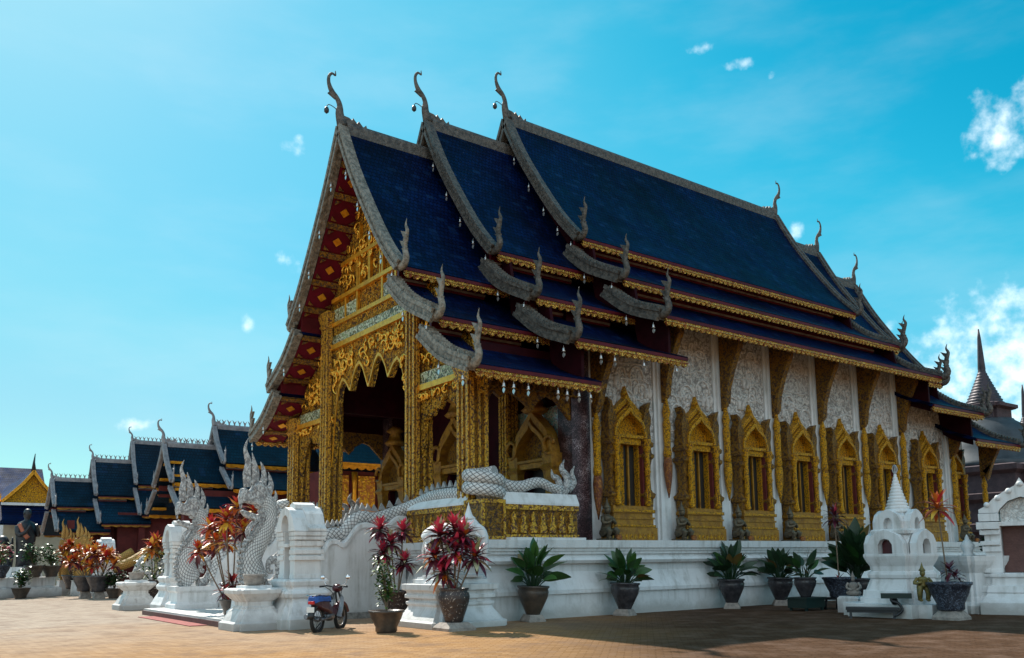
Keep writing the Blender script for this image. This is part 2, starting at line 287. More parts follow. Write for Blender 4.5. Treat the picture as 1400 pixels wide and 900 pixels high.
ORNG = mat('orange_leaf', (.62, .17, .018), .42, col2=(.48, .07, .015), vscale=6)
YELL = mat('yellow_leaf', (.70, .42, .04), .42, col2=(.6, .25, .03), vscale=6)
CRED = mat('croton_red_leaf', (.50, .03, .025), .42, col2=(.25, .015, .02), vscale=6)
STEM = mat('plant_stem', (.20, .14, .09), .8, col2=(.12, .085, .06), vscale=12)
BRKD = mat('dark_old_brick', (.085, .05, .055), .85, col2=(.05, .03, .035), vscale=3, bscale=8, bdist=.05)
SLATE = mat('dark_slate_stupa', (.045, .055, .065), .6, col2=(.025, .03, .036), vscale=2)
PURPS = mat('spire_metal', (.055, .04, .05), .5, .3, col2=(.03, .022, .028), vscale=3)
MONK = mat('black_bronze', (.014, .015, .02), .45, col2=(.008, .008, .01), vscale=4)
IRON = mat('black_iron', (.012, .013, .016), .45)
RUBBER = mat('tyre_rubber', (.012, .012, .012), .8)
CHROME = mat('chrome', (.7, .7, .72), .15, 1)
STEEL = mat('dull_steel', (.16, .16, .17), .4, .8)
BRED = mat('dark_red_paint', (.06, .007, .012), .3)
BGREY = mat('grey_fairing', (.26, .275, .30), .35)
BBLUE = mat('blue_cloth', (.03, .11, .38), .85, col2=(.02, .07, .25), vscale=9, bscale=14, bdist=.02)
TAIL = mat('tail_lamp_red', (.5, .01, .01), .25)
PLATEW = mat('number_plate_white', (.7, .7, .68), .5)
CARPET = mat('red_carpet', (.36, .10, .085), .9, col2=(.26, .07, .06), vscale=6, bscale=60, bdist=.01)
ORROBE = mat('orange_skin', (.35, .10, .05), .6)
GREENBOX = mat('green_paint', (.004, .018, .014), .6)
BELLM = mat('bell_metal', (.62, .60, .58), .3, .7)
BELLD = mat('bell_dark', (.05, .05, .055), .4, .6)
CREAM = mat('cream_wall', (.55, .50, .38), .7, col2=(.45, .40, .30), vscale=2)
GUARD = mat('guardian_bronze', (.13, .10, .06), .5, .4, col2=(.06, .05, .035), vscale=8, bscale=25, bdist=.02)
BRICKP = mat('maroon_door', (.13, .055, .045), .6, col2=(.09, .035, .03), vscale=5, bscale=20, bdist=.02)

def ground_material():
    mt, t, b = newmat('brick_paving'); L = t.links.new
    tc = N(t, 'ShaderNodeTexCoord')
    mp = N(t, 'ShaderNodeMapping'); mp.inputs['Rotation'].default_value = (0, 0, R(45)); L(tc.outputs['Object'], mp.inputs[0])
    br = N(t, 'ShaderNodeTexBrick'); L(mp.outputs[0], br.inputs['Vector']); br.inputs['Scale'].default_value = 1
    br.inputs['Brick Width'].default_value = .24; br.inputs['Row Height'].default_value = .12; br.inputs['Mortar Size'].default_value = .009
    br.inputs['Color1'].default_value = (.42, .30, .21, 1); br.inputs['Color2'].default_value = (.21, .14, .095, 1); br.inputs['Mortar'].default_value = (.12, .08, .055, 1)
    n1 = N(t, 'ShaderNodeTexNoise'); n1.inputs['Scale'].default_value = .22; n1.inputs['Detail'].default_value = 5; L(tc.outputs['Object'], n1.inputs['Vector'])
    mr = N(t, 'ShaderNodeMapRange'); mr.inputs[1].default_value = .42; mr.inputs[2].default_value = .62; L(n1.outputs[0], mr.inputs[0])
    # weathered, paler paving towards the temple steps, ochre dust towards the front corner
    s = N(t, 'ShaderNodeSeparateXYZ'); L(tc.outputs['Object'], s.inputs[0])
    dz = math_node(t, 'ADD', math_node(t, 'MULTIPLY', s.outputs['Y'], .09), .98)
    ramp = math_node(t, 'ADD', dz, math_node(t, 'MULTIPLY', math_node(t, 'SUBTRACT', n1.outputs[0], .5), 1.6), clamp=True)
    a = N(t, 'ShaderNodeMix', data_type='RGBA'); a.inputs[0].default_value = .6; L(br.outputs[0], a.inputs[6])
    a2 = N(t, 'ShaderNodeMix', data_type='RGBA'); L(ramp, a2.inputs[0]); a2.inputs[6].default_value = (.40, .19, .05, 1); a2.inputs[7].default_value = (.42, .345, .28, 1)
    L(a2.outputs[2], a.inputs[7])
    n2 = N(t, 'ShaderNodeTexNoise'); n2.inputs['Scale'].default_value = 1.4; n2.inputs['Detail'].default_value = 8; n2.inputs['Roughness'].default_value = .7; L(tc.outputs['Object'], n2.inputs['Vector'])
    mr2 = N(t, 'ShaderNodeMapRange'); mr2.inputs[1].default_value = .47; mr2.inputs[2].default_value = .66; mr2.inputs[4].default_value = .62; L(n2.outputs[0], mr2.inputs[0])
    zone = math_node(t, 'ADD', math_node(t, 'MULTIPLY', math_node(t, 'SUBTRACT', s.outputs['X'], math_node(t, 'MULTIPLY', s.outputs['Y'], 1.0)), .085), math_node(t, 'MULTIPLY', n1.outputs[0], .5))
    zr_ = N(t, 'ShaderNodeMapRange', interpolation_type='SMOOTHSTEP'); L(zone, zr_.inputs[0]); zr_.inputs[1].default_value = .78; zr_.inputs[2].default_value = 1.45; zr_.inputs[3].default_value = 0; zr_.inputs[4].default_value = .88  # darker brown brick at right; building shade is put into its colour too
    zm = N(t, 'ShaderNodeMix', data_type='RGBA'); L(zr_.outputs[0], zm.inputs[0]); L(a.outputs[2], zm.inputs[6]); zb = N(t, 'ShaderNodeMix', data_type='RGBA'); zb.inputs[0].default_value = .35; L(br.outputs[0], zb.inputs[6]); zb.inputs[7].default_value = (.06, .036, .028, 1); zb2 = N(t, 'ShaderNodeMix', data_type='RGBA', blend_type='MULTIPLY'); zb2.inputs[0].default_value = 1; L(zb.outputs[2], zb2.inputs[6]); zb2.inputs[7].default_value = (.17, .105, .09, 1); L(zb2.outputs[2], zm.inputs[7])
    far_ = N(t, 'ShaderNodeMapRange', interpolation_type='SMOOTHSTEP'); L(s.outputs['Y'], far_.inputs[0]); far_.inputs[1].default_value = -24; far_.inputs[2].default_value = -18.5; far_.inputs[3].default_value = 0; far_.inputs[4].default_value = 1  # unseen paving left pale so that it bounces light onto the shaded wall
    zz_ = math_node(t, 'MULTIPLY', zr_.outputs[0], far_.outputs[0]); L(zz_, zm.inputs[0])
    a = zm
    st = N(t, 'ShaderNodeMix', data_type='RGBA'); L(mr2.outputs[0], st.inputs[0]); L(a.outputs[2], st.inputs[6]); st.inputs[7].default_value = (.17, .105, .075, 1)
    L(st.outputs[2], b.inputs['Base Color']); b.inputs['Roughness'].default_value = .9; b.inputs['Specular IOR Level'].default_value = .08
    bp = N(t, 'ShaderNodeBump'); bp.inputs['Strength'].default_value = 1.0; bp.inputs['Distance'].default_value = .02
    L(math_node(t, 'SUBTRACT', math_node(t, 'MULTIPLY', n2.outputs[0], 1.2), br.outputs['Fac']), bp.inputs['Height']); L(bp.outputs[0], b.inputs['Normal'])
    return mt
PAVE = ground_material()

# ------------------------------------------------------------------ mesh builder
class MB:
    def __init__(s): s.v = []; s.f = []; s.m = []; s.mi = 0; s.M = None; s.sm = []; s.uv = {}
    def add(s, vs, fs, smooth=False):
        o = len(s.v)
        if s.M is not None: vs = [tuple(s.M @ Vector(p)) for p in vs]
        s.v += [tuple(p) for p in vs]; s.f += [tuple(i+o for i in f) for f in fs]; s.m += [s.mi]*len(fs); s.sm += [smooth]*len(fs)
        return s
    def box(s, x0, y0, z0, x1, y1, z1):
        v = [(x, y, z) for x in (x0, x1) for y in (y0, y1) for z in (z0, z1)]
        return s.add(v, [(0, 1, 3, 2), (4, 6, 7, 5), (0, 4, 5, 1), (2, 3, 7, 6), (0, 2, 6, 4), (1, 5, 7, 3)])
    def prism(s, poly, axis, a, b, inset=0):
        """poly in the two remaining axes (in xyz order), extruded along axis from a to b"""
        n = len(poly)
        def mk(p, t): q = list(p); q.insert(axis, t); return tuple(q)
        v = [mk(p, a) for p in poly]+[mk(p, b) for p in poly]
        f = [tuple(range(n)), tuple(range(2*n-1, n-1, -1))]+[(i, n+i, n+(i+1) % n, (i+1) % n) for i in range(n)]
        return s.add(v, f)
    def strip(s, us, lo, hi, axis, a, b):
        """solid panel: columns at us between lo(u) and hi(u); axis is the thickness axis, u the other horizontal one"""
        n = len(us); v = []
        for t in (a, b):
            for u in us:
                for z in (lo(u), hi(u)):
                    v.append((t, u, z) if axis == 0 else (u, t, z))
        f = []
        for i in range(n-1):
            p = 2*i; q = 2*n+2*i
            f += [(p, p+2, p+3, p+1), (q, q+1, q+3, q+2), (p, q, q+2, p+2), (p+1, p+3, q+3, q+1)]
        f += [(0, 1, 2*n+1, 2*n), (2*n-2, 4*n-2, 4*n-1, 2*n-1)]
        return s.add(v, f)
    def loft(s, rings, cap=True, smooth=False, closed=True):
        n = len(rings[0]); v = [p for r in rings for p in r]; f = []
        for k in range(len(rings)-1):
            for i in range(n if closed else n-1):
                j = (i+1) % n
                f.append((k*n+i, k*n+j, (k+1)*n+j, (k+1)*n+i))
        s.add(v, f, smooth)
        if cap and closed:
            o = len(rings[0]); 
            s.add(rings[0], [tuple(range(n-1, -1, -1))]); s.add(rings[-1], [tuple(range(n))])
        return s
    def lathe(s, prof, n=16, c=(0, 0, 0), smooth=True, rot=0):
        rings = [[(c[0]+r*math.cos(2*math.pi*i/n+rot), c[1]+r*math.sin(2*math.pi*i/n+rot), c[2]+z) for i in range(n)] for r, z in prof]
        return s.loft(rings, True, smooth)
    def rects(s, prof, cx=0, cy=0):
        """stacked rectangles: (z, hx, hy)"""
        return s.loft([[(cx-hx, cy-hy, z), (cx+hx, cy-hy, z), (cx+hx, cy+hy, z), (cx-hx, cy+hy, z)] for z, hx, hy in prof])
    def redent(s, prof, cx=0, cy=0, k=.72):
        """square plan with stepped corners: (z, h)"""
        def ring(h, z):
            a = h*k
            pts = [(-a, -h), (a, -h), (a, -a), (h, -a), (h, a), (a, a), (a, h), (-a, h), (-a, a), (-h, a), (-h, -a), (-a, -a)]
            return [(cx+x, cy+y, z) for x, y in pts]
        return s.loft([ring(h, z) for z, h in prof])
    def tube(s, pts, rad, n=8, sx=1, cap=True, smooth=True, side=None):
        pts = [Vector(p) for p in pts]; N_ = len(pts)
        if not hasattr(rad, '__len__'): rad = [rad]*N_
        rings = []; ref = side
        prev = None
        for i, p in enumerate(pts):
            t = (pts[min(i+1, N_-1)]-pts[max(i-1, 0)]).normalized()
            if side is not None: a = Vector(side)
            elif prev is None: a = Vector((0, 0, 1)).cross(t) if abs(t.z) < .9 else Vector((1, 0, 0)).cross(t)
            else: a = prev-t*prev.dot(t)
            a = (a-t*a.dot(t)).normalized(); prev = a; b_ = t.cross(a)
            rings.append([tuple(p+a*(rad[i]*sx*math.cos(2*math.pi*k/n))+b_*(rad[i]*math.sin(2*math.pi*k/n))) for k in range(n)])
        o = len(s.f); s.loft(rings, cap, smooth)
        ln = [0]
        for i in range(1, N_): ln.append(ln[-1]+(pts[i]-pts[i-1]).length)
        rm = max(rad); k = max(2, round(2*math.pi*rm/.13)) * .13
        for i in range(N_-1):
            for q in range(n):
                s.uv[o+i*n+q] = [(k*q/n, ln[i]), (k*(q+1)/n, ln[i]), (k*(q+1)/n, ln[i+1]), (k*q/n, ln[i+1])]
        return s
    def ball(s, c, r, n=10, m=7):
        if not hasattr(r, '__len__'): r = (r, r, r)
        rings = []
        for j in range(m+1):
            th = math.pi*(j/m); rr = max(math.sin(th), .02)
            rings.append([(c[0]+r[0]*rr*math.cos(2*math.pi*i/n), c[1]+r[1]*rr*math.sin(2*math.pi*i/n), c[2]-r[2]*math.cos(th)) for i in range(n)])
        return s.loft(rings, True, True)
    def leaf(s, base, d, L, wd, droop=.6, seg=5, fold=.25, tip=.12, roll=0):
        d = Vector(d).normalized(); p = Vector(base); side = d.cross(Vector((0, 0, 1)))
        if side.length < .05: side = Vector((1, 0, 0))
        side.normalize(); side = (side*math.cos(roll)+side.cross(d)*math.sin(roll)).normalized(); v = []; f = []
        for i in range(seg+1):
            t = i/seg
            wv = wd*(math.sin(math.pi*min(1, t*.93+.07))**.8)*(1-t*.25) if i < seg else wd*tip*.3
            nrm = side.cross(d).normalized()
            v += [tuple(p-side*wv+nrm*wv*fold), tuple(p), tuple(p+side*wv+nrm*wv*fold)]
            p = p+d*(L/seg)
            d = (d+Vector((0, 0, -droop/seg))).normalized()
        for i in range(seg):
            a = 3*i; f += [(a, a+3, a+4, a+1), (a+1, a+4, a+5, a+2)]
        return s.add(v, f, True)
    def build(s, name, mats, parent=None, bevel=0):
        me = bpy.data.meshes.new(name); me.from_pydata(s.v, [], s.f)
        if not isinstance(mats, (list, tuple)): mats = [mats]
        for x in mats: me.materials.append(x)
        me.polygons.foreach_set('material_index', s.m); me.polygons.foreach_set('use_smooth', s.sm)
        if s.uv:
            ul = me.uv_layers.new(name='UVMap')
            for fi, cs in s.uv.items():
                for li, c in zip(me.polygons[fi].loop_indices, cs): ul.data[li].uv = c
        bm = bmesh.new(); bm.from_mesh(me); bmesh.ops.remove_doubles(bm, verts=bm.verts, dist=1e-5)
        if not getattr(s, 'sheet', False): bmesh.ops.recalc_face_normals(bm, faces=bm.faces)
        bm.to_mesh(me); bm.free()
        o = bpy.data.objects.new(name, me); COL.objects.link(o)
        if parent is not None: o.parent = parent
        if bevel:
            b = o.modifiers.new('bevel', 'BEVEL'); b.width = bevel; b.segments = 2; b.limit_method = 'ANGLE'; b.angle_limit = R(40)
        return o
def crv(pts, n=8):
    """Catmull-Rom through points"""
    P = [np.array(p, float) for p in pts]; P = [2*P[0]-P[1]]+P+[2*P[-1]-P[-2]]; out = []
    for i in range(1, len(P)-2):
        for k in range(n):
            t = k/n; a, b, c, d = P[i-1:i+3]
            out.append(tuple(.5*((2*b)+(c-a)*t+(2*a-5*b+4*c-d)*t*t+(3*b-a-3*c+d)*t**3)))
    out.append(tuple(P[-2])); return out
def lerp(pts):
    xs = [p[0] for p in pts]; zs = [p[1] for p in pts]
    return lambda u: float(np.interp(u, xs, zs))
def thing(name, label, cat, loc=(0, 0, 0), rz=0, group=None):
    o = bpy.data.objects.new(name, None); COL.objects.link(o); o.location = loc; o.rotation_euler = (0, 0, rz)
    o.empty_display_size = .2; o['label'] = label; o['category'] = cat
    if group: o['group'] = group
    return o
def tag(o, label, cat, group=None):
    o['label'] = label; o['category'] = cat
    if group: o['group'] = group
    return o
def dup(o, loc=None, rz=None, label=None, parent=None, scale=None):
    c = o.copy(); COL.objects.link(c)
    if parent is not None: c.parent = parent
    if loc is not None: c.location = loc
    if rz is not None: c.rotation_euler = (0, 0, rz)
    if scale is not None: c.scale = scale
    if label: c['label'] = label
    for ch in list(o.children): dup(ch, parent=c)
    return c

# ------------------------------------------------------------------ ground
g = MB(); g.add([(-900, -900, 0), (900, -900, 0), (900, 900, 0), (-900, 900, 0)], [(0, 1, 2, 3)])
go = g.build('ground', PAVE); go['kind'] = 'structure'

# ------------------------------------------------------------------ roofs
def offs(pl, o):
    """offset polyline (d,z) along its outward (up) normal"""
    out = []
    for i, p in enumerate(pl):
        a = np.array(pl[max(i-1, 0)]); b = np.array(pl[min(i+1, len(pl)-1)]); t = (b-a)/np.linalg.norm(b-a)
        nrm = np.array((-t[1], t[0])); 
        if nrm[1] < 0: nrm = -nrm
        out.append(tuple(np.array(p)+nrm*o))
    return out
def chofa(mb, x, z, s=1, dirx=-1):
    p = [(0, -.1), (-.10, .28), (-.10, .55), (-.2, .78), (-.39, .97), (-.49, 1.22), (-.48, 1.44), (-.38, 1.56), (-.27, 1.53), (-.27, 1.68)]
    r = [.2, .15, .10, .09, .10, .065, .05, .042, .035, .012]
    c = crv([(a, 0, b) for a, b in p], 4); rr = [float(np.interp(i/4, range(len(r)), r))*s for i in range(len(c))]
    mb.tube([(x-dirx*a*s, 0, z+b*s) for a, _, b in c], rr, 8, sx=.55, side=(0, 1, 0))
    # beak crest and the flame base along the ridge
    mb.prism([(x-dirx*-.26*s, z+.72*s), (x-dirx*-.52*s, z+.86*s), (x-dirx*-.40*s, z+1.0*s)], 1, -.035*s, .035*s)
    pts = [(-.05, -.12), (-.1, .25), (.2, .22), (.3, .16), (.34, .25), (.48, .10), (.54, .2), (.7, .04), (.8, .14), (.85, -.02), (.85, -.12)]
    mb.prism([(x-dirx*a*s, z+b*s) for a, b in pts], 1, -.06*s, .06*s)
def finial(mb, x, d, z, sgn, s=1):
    """upright naga tail at the lower end of a bargeboard"""
    p = [(-.35, .12), (-.1, .0), (.12, -.02), (.24, .15), (.17, .42), (.22, .68), (.30, .88), (.22, 1.06), (.27, 1.24)]
    r = [.17, .19, .17, .15, .11, .12, .08, .05, .01]
    c = crv([(a, b) for a, b in p], 3); rr = [float(np.interp(i/3, range(len(r)), r))*s*.78 for i in range(len(c))]
    mb.tube([(x, sgn*(d+a*s), z+b*s) for a, b in c], rr, 8, sx=.7, side=(1, 0, 0))
    for a, b, h in ((.02, .5, .2), (.08, .76, .2), (.12, .3, .15)):
        mb.prism([(sgn*(d+(a+.12)*s), z+(b-.1)*s), (sgn*(d+(a-.08)*s), z+(b+h)*s), (sgn*(d+(a+.16)*s), z+(b+.1)*s)], 0, x-.04*s, x+.04*s)
def barge(par, x, pl, sgn, mt, wd=.34, th=.26, teeth=False, fin=True, s=1, dirx=-1, name='bargeboard'):
    c = crv(pl, 5); up_ = offs(c, .10*s); lo_ = offs(c, -wd*s+.10*s)
    mb = MB()
    poly = [(sgn*a, b) for a, b in up_]+[(sgn*a, b) for a, b in reversed(lo_)]
    n = len(c)
    def ribbon(u, l, x0, x1):
        v = []; 
        for i in range(n):
            for q in (u[i], l[i]):
                for xx in (x0, x1): v.append((xx, sgn*q[0], q[1]))
        f = []
        for i in range(n-1):
            a = 4*i; b = a+4
            f += [(a, b, b+1, a+1), (a+2, a+3, b+3, b+2), (a, a+2, b+2, b), (a+1, b+1, b+3, a+3)]
        f += [(0, 1, 3, 2), (4*n-4, 4*n-2, 4*n-1, 4*n-3)]
        mb.add(v, f)
    ribbon(up_, lo_, x-th/2, x+th/2)
    ribbon(offs(c, .135*s), offs(c, .02*s), x+dirx*(th/2+.05), x+dirx*th*.3)
    ribbon(offs(c, -wd*s+.16*s), offs(c, -wd*s+.055*s), x+dirx*(th/2+.045), x+dirx*th*.3)
    if teeth:
        for i in range(1, n-1):
            for fr in (0, .5):
                a = np.array(offs(c, .10*s)[i])*(1-fr)+np.array(offs(c, .10*s)[min(i+1, n-1)])*fr
                mb.box(x-th*.55, sgn*a[0]-.028*s, a[1]-.02, x+th*.55, sgn*a[0]+.028*s, a[1]+.11*s)
    o = mb.build(name, mt, par)
    if fin:
        fb = MB(); finial(fb, x, pl[-1][0], pl[-1][1], sgn, s); fb.build('roof_finial', mt, par)
    return o
def eave(par, x0, x1, d, z, sgn, h=.2, step=.24, s=1, mats=None):
    mb = MB(); y = sgn*d
    mb.mi = 1; mb.box(x0, y-.05*s, z, x1, y+.05*s, z+.09*s)
    mb.mi = 0
    n = max(2, int((x1-x0)/step)); us = []
    for i in range(n):
        a = x0+(x1-x0)*i/n; b = (x1-x0)/n
        us += [a, a+b*.25, a+b*.5, a+b*.75]
    us.append(x1); k = [0]*len(us)
    zz = {u: z-h*(.55+.45*(0, .7, 1, .7)[i % 4]) for i, u in enumerate(us)}
    mb.strip(us, lambda u: zz[u], lambda u: z-.004, 1, y-.035*s, y+.035*s)
    mb.box(x0, y-.06*s, z-h*.42, x1, y+.06*s, z-h*.28)
    return mb.build('eave_trim', mats or [EAVEG, RED], par)
def tier_mesh(pl, x0, x1, sgns, th=.12):
    mb = MB(); c = crv(pl, 5)
    for sgn in sgns:
        up_ = c; lo_ = offs(c, -th)
        if pl[0][0] == 0: lo_[0] = (0, lo_[0][1])
        rings = []
        v = []; n = len(c)
        for xx in (x0, x1):
            for a, b in up_: v.append((xx, sgn*a, b))
            for a, b in lo_: v.append((xx, sgn*a, b))
        f = []
        for i in range(n-1):
            f += [(i, i+1, 2*n+i+1, 2*n+i), (n+i, 3*n+i, 3*n+i+1, n+i+1), (i, n+i, n+i+1, i+1), (2*n+i, 2*n+i+1, 3*n+i+1, 3*n+i)]
        f += [(n-1, 2*n-1, 4*n-1, 3*n-1)]
        if pl[0][0] != 0: f += [(0, 2*n, 3*n, n)]
        mb.add(v, f)
    return mb
def roof_bay(par, x0, x1, tiers, tile=NAVY, front=True, rear=False, bmt=STONE, s=1, clere=RED, spikes=False, emats=None, chofa_s=1, far=False, step=.24):
    """one telescoping bay: tiers of (d,z) profiles, both sides"""
    for ti, pl in enumerate(tiers):
        for side in ((0,) if ti == 0 else (1, -1)):
            sg = (1, -1) if side == 0 else (side,)
            rt_ = tier_mesh(pl, x0+.05, x1-.05, sg).build('roof_tier', tile, par)
            for q in sg:
                if front: barge(rt_, x0, pl, q, bmt, teeth=ti > 0 and not far, s=s, dirx=-1, wd=(.2 if far else .25 if ti == 0 else .30), th=.16 if far else .26)
                if rear: barge(rt_, x1, pl, q, STONED if bmt in (STONE, STONEM) else bmt, teeth=ti > 0 and not far, s=s, dirx=1, wd=(.2 if far else .25 if ti == 0 else .30), th=.16 if far else .26)
                eave(rt_, x0+.1, x1-.1, pl[-1][0]-.02, pl[-1][1]-.13, q, h=.2*s, s=s, mats=emats, step=step)
                if ti > 0:
                    prev = crv(tiers[ti-1], 5)
                    dz = float(np.interp(pl[0][0]+.12, [a for a, b in prev], [b for a, b in prev]))-.16
                    wb = MB(); y = q*(pl[0][0]+.06)
                    wb.mi = 0; wb.box(x0+.16, y-.05, pl[0][1]-.3, x1-1.1, y+.05, dz)
                    wb.mi = 1; wb.box(x0+.16, y+q*.06-.03, pl[0][1]-.03, x1-1.1, y+q*.06+.035, pl[0][1]+.035)
                    wb.build('clerestory_band', [clere, GREYL], rt_)
            if ti == 0:
                zr = pl[0][1]
                rc = MB(); rc.prism([(-.13*s, zr-.24*s), (-.13*s, zr+.08*s), (-.06*s, zr+.2*s), (.06*s, zr+.2*s), (.13*s, zr+.08*s), (.13*s, zr-.24*s)], 0, x0+.12, x1-.12)
                if spikes:
                    k = int((x1-x0)/(.42*s)) 
                    for i in range(k):
                        xx = x0+(x1-x0)*(i+.7)/k; zz = zr+.2*s
                        rc.prism([(xx-.05*s, zz-.02), (xx-.05*s, zz+.12*s), (xx-.17*s, zz+.42*s), (xx, zz+.24*s), (xx+.17*s, zz+.42*s), (xx+.05*s, zz+.12*s), (xx+.05*s, zz-.02)], 1, -.04*s, .04*s)
                rc.build('ridge_cap', STONED if bmt in (STONE, STONEM) else bmt, rt_)
                if front:
                    cf = MB(); chofa(cf, x0, zr+.15*s, s*chofa_s, -1); cf.build('ridge_finial', STONED if bmt in (STONE, STONEM) else bmt, rt_)
                if rear:
                    cf = MB(); chofa(cf, x1, zr+.15*s, s*chofa_s, 1); cf.build('ridge_finial', STONED, rt_)

T1 = [(0, 15.12), (.92, 13.42), (2.02, 11.75), (2.98, 10.45), (3.85, 9.5)]
T2 = [(3.3, 9.25), (4.3, 8.4), (5.68, 7.68)]
T3 = [(5.03, 7.42), (6.1, 6.63), (7.3, 6.12)]
def shift(ts, dz): return [[(a, b+dz) for a, b in t] for t in ts]
BT = [T1, T2, T3]
hall = thing('temple_hall', 'large ornate temple hall with stacked dark blue tiled roofs and carved gold front', 'temple')
DZ = (0, 1.1, 2.25)
roof_bay(hall, -.7, 3.45, BT)
roof_bay(hall, 2.44, 6.85, shift(BT, DZ[1]), bmt=STONEM)
roof_bay(hall, 5.8, 21.35, shift(BT, DZ[2]), rear=True, bmt=STONEM)
roof_bay(hall, 20.4, 24.55, shift(BT, DZ[1]), front=False, rear=True)
roof_bay(hall, 23.6, 27.6, BT, front=False, rear=True)

# plinth
pl = MB()
prof = [(0, 0), (.60, 0), (.602, .07), (.70, .07), (.84, 0), (1.16, -.12), (1.36, -.12), (1.362, .02), (1.44, .07), (1.52, .02), (1.522, -.04), (1.60, -.04), (1.602, .02), (1.68, .02), (1.682, .06), (1.76, .06), (1.762, .12), (1.96, .14)]
hx, hy, cx_ = 14.0, 6.74, 14.0
pl.rects([(z, hx+o, hy+o) for z, o in prof], cx_, 0)
pl.build('plinth', W, hall)
# walls of the hall
wl = MB()
for s_ in (1, -1):
    for (a, b, zt) in ((3.9, 7.25, 7.6), (7.25, 20.75, 8.75), (20.75, 24.6, 7.6)):
        wl.box(a, min(s_*5.62, s_*5.3), 1.965, b, max(s_*5.62, s_*5.3), zt)
wl.box(24.3, -5.3, 1.965, 24.6, 5.3, 7.5)
wl.build('wall', W, hall)
PIL = [7.25, 10.0, 12.62, 15.25, 17.9, 20.6, 24.45]
for s_ in (1, -1):
    for x in PIL:
        p = MB(); zt = 8.78 if 7 < x < 20.9 else 7.62
        y0, y1 = sorted((s_*5.615, s_*5.80))
        p.box(x-.2, y0, 1.966, x+.2, y1, zt); 
        y0, y1 = sorted((s_*5.615, s_*5.72)); p.box(x-.3, y0, 1.966, x+.3, y1, zt-.004)
        p.build('pilaster', W, hall)
    edges = [4.4]+PIL
    for a, b in zip(edges[:-1], edges[1:]):
        r = MB(); us = list(np.linspace(a+.31 if a > 5 else a+.1, b-.31, 13)); top = 8.72 if 7 < (a+b)/2 < 20.7 else 7.58
        y0, y1 = sorted((s_*5.6, s_*5.67))
        r.strip(us, lambda u: 4.95+.12*math.sin(u*5)+.08*math.sin(u*11), lambda u: top, 1, y0, y1)
        rp_ = r.build('relief_panel', RELIEF, hall)
        mo = MB(); q = rng; yy = s_*5.675
        def P(u, z): return (u, yy, z)
        u0, u1 = us[0]+.12, us[-1]-.12; zlo = 5.2
        for k in range(15):      # rows of arcades, trees and figures
            u = q.uniform(u0, u1); z = q.uniform(zlo, top-.35); kind = q.random()
            if kind < .35:
                rr = q.uniform(.14, .34); mo.tube([P(u+rr*math.cos(t), z+rr*1.15*math.sin(t)) for t in np.linspace(-.2, 3.34, 10)], .04, 5)
                mo.tube([P(u-rr, z-.22), P(u-rr, z)], .035, 5); mo.tube([P(u+rr, z-.22), P(u+rr, z)], .035, 5)
            elif kind < .7:
                for j in range(q.randrange(1, 4)):
                    x_ = min(u+j*.2, u1); mo.ball(P(x_, z+.2), (.05, .04, .06), 6, 5); mo.tube(crv([P(x_, z+.15), P(x_+.03, z), P(x_-.02, z-.18)], 2), [.05, .075, .08, .07, .06], 6)
                    mo.tube(crv([P(x_, z+.1), P(x_+.12, z+.02), P(x_+.14, z+.16)], 2), .025, 5)
            else:
                mo.tube(crv([P(u, z-.25), P(u+.03, z), P(u-.02, z+.15)], 2), .03, 5)
                for j in range(7):
                    t = j*.9; mo.ball(P(min(max(u+.15*math.cos(t), u0), u1), z+.22+.13*math.sin(t)), (.075, .035, .07), 6, 5)
        for k in range(5):
            z = zlo+k*(top-zlo)/5+q.uniform(-.1, .1); mo.tube(crv([P(u0+(u1-u0)*j/6, z+q.uniform(-.1, .1)) for j in range(7)], 2), .03, 5)
        mo.build('relief_carving', RELIEFM, rp_)
# eave brackets with pendants
for s_ in (1, -1):
    for x in PIL+[4.4, 27.0]:
        if 7 < x < 20.9: zt, dd, pb = 8.35, .82, 6.3
        elif 4 < x < 25: zt, dd, pb = 7.25, .82, 5.6
        else: zt, dd, pb = 6.15, .82, 4.9
        b = MB()
        pts = [(5.82, zt+.55), (5.82+dd, zt), (5.82+dd, zt-.22), (5.82+dd*.62, zt-.85), (5.82+dd*.34, zt-1.5), (5.82+.2, pb), (5.82, pb-.15)]
        b.prism([(s_*a, z) for a, z in pts], 0, x-.07, x+.07)
        b.prism([(s_*(a+.03), z+.05) for a, z in pts[1:6]]+[(s_*(a-.09), z+.16) for a, z in reversed(pts[1:6])], 0, x-.11, x+.11)
        b.build('eave_bracket', GOLDD, hall)
        pz = pb-.2
        q = MB(); q.mi = 0
        q.lathe([(.02, pz+.35), (.06, pz+.1), (.13, pz-.25), (.09, pz-.45), (.12, pz-.6), (.10, pz-1.3), (.13, pz-1.5), (.11, pz-1.62)], 8, (x, s_*5.93, 0))
        q.mi = 1
        q.lathe([(.115, pz-1.63), (.14, pz-1.85), (.12, pz-2.2), (.07, pz-2.55), (.015, pz-2.85)], 8, (x, s_*5.93, 0))
        q.build('bracket_pendant', [GOLDW, COPPER if x in (PIL[0], 4.4) else GOLDW], hall)
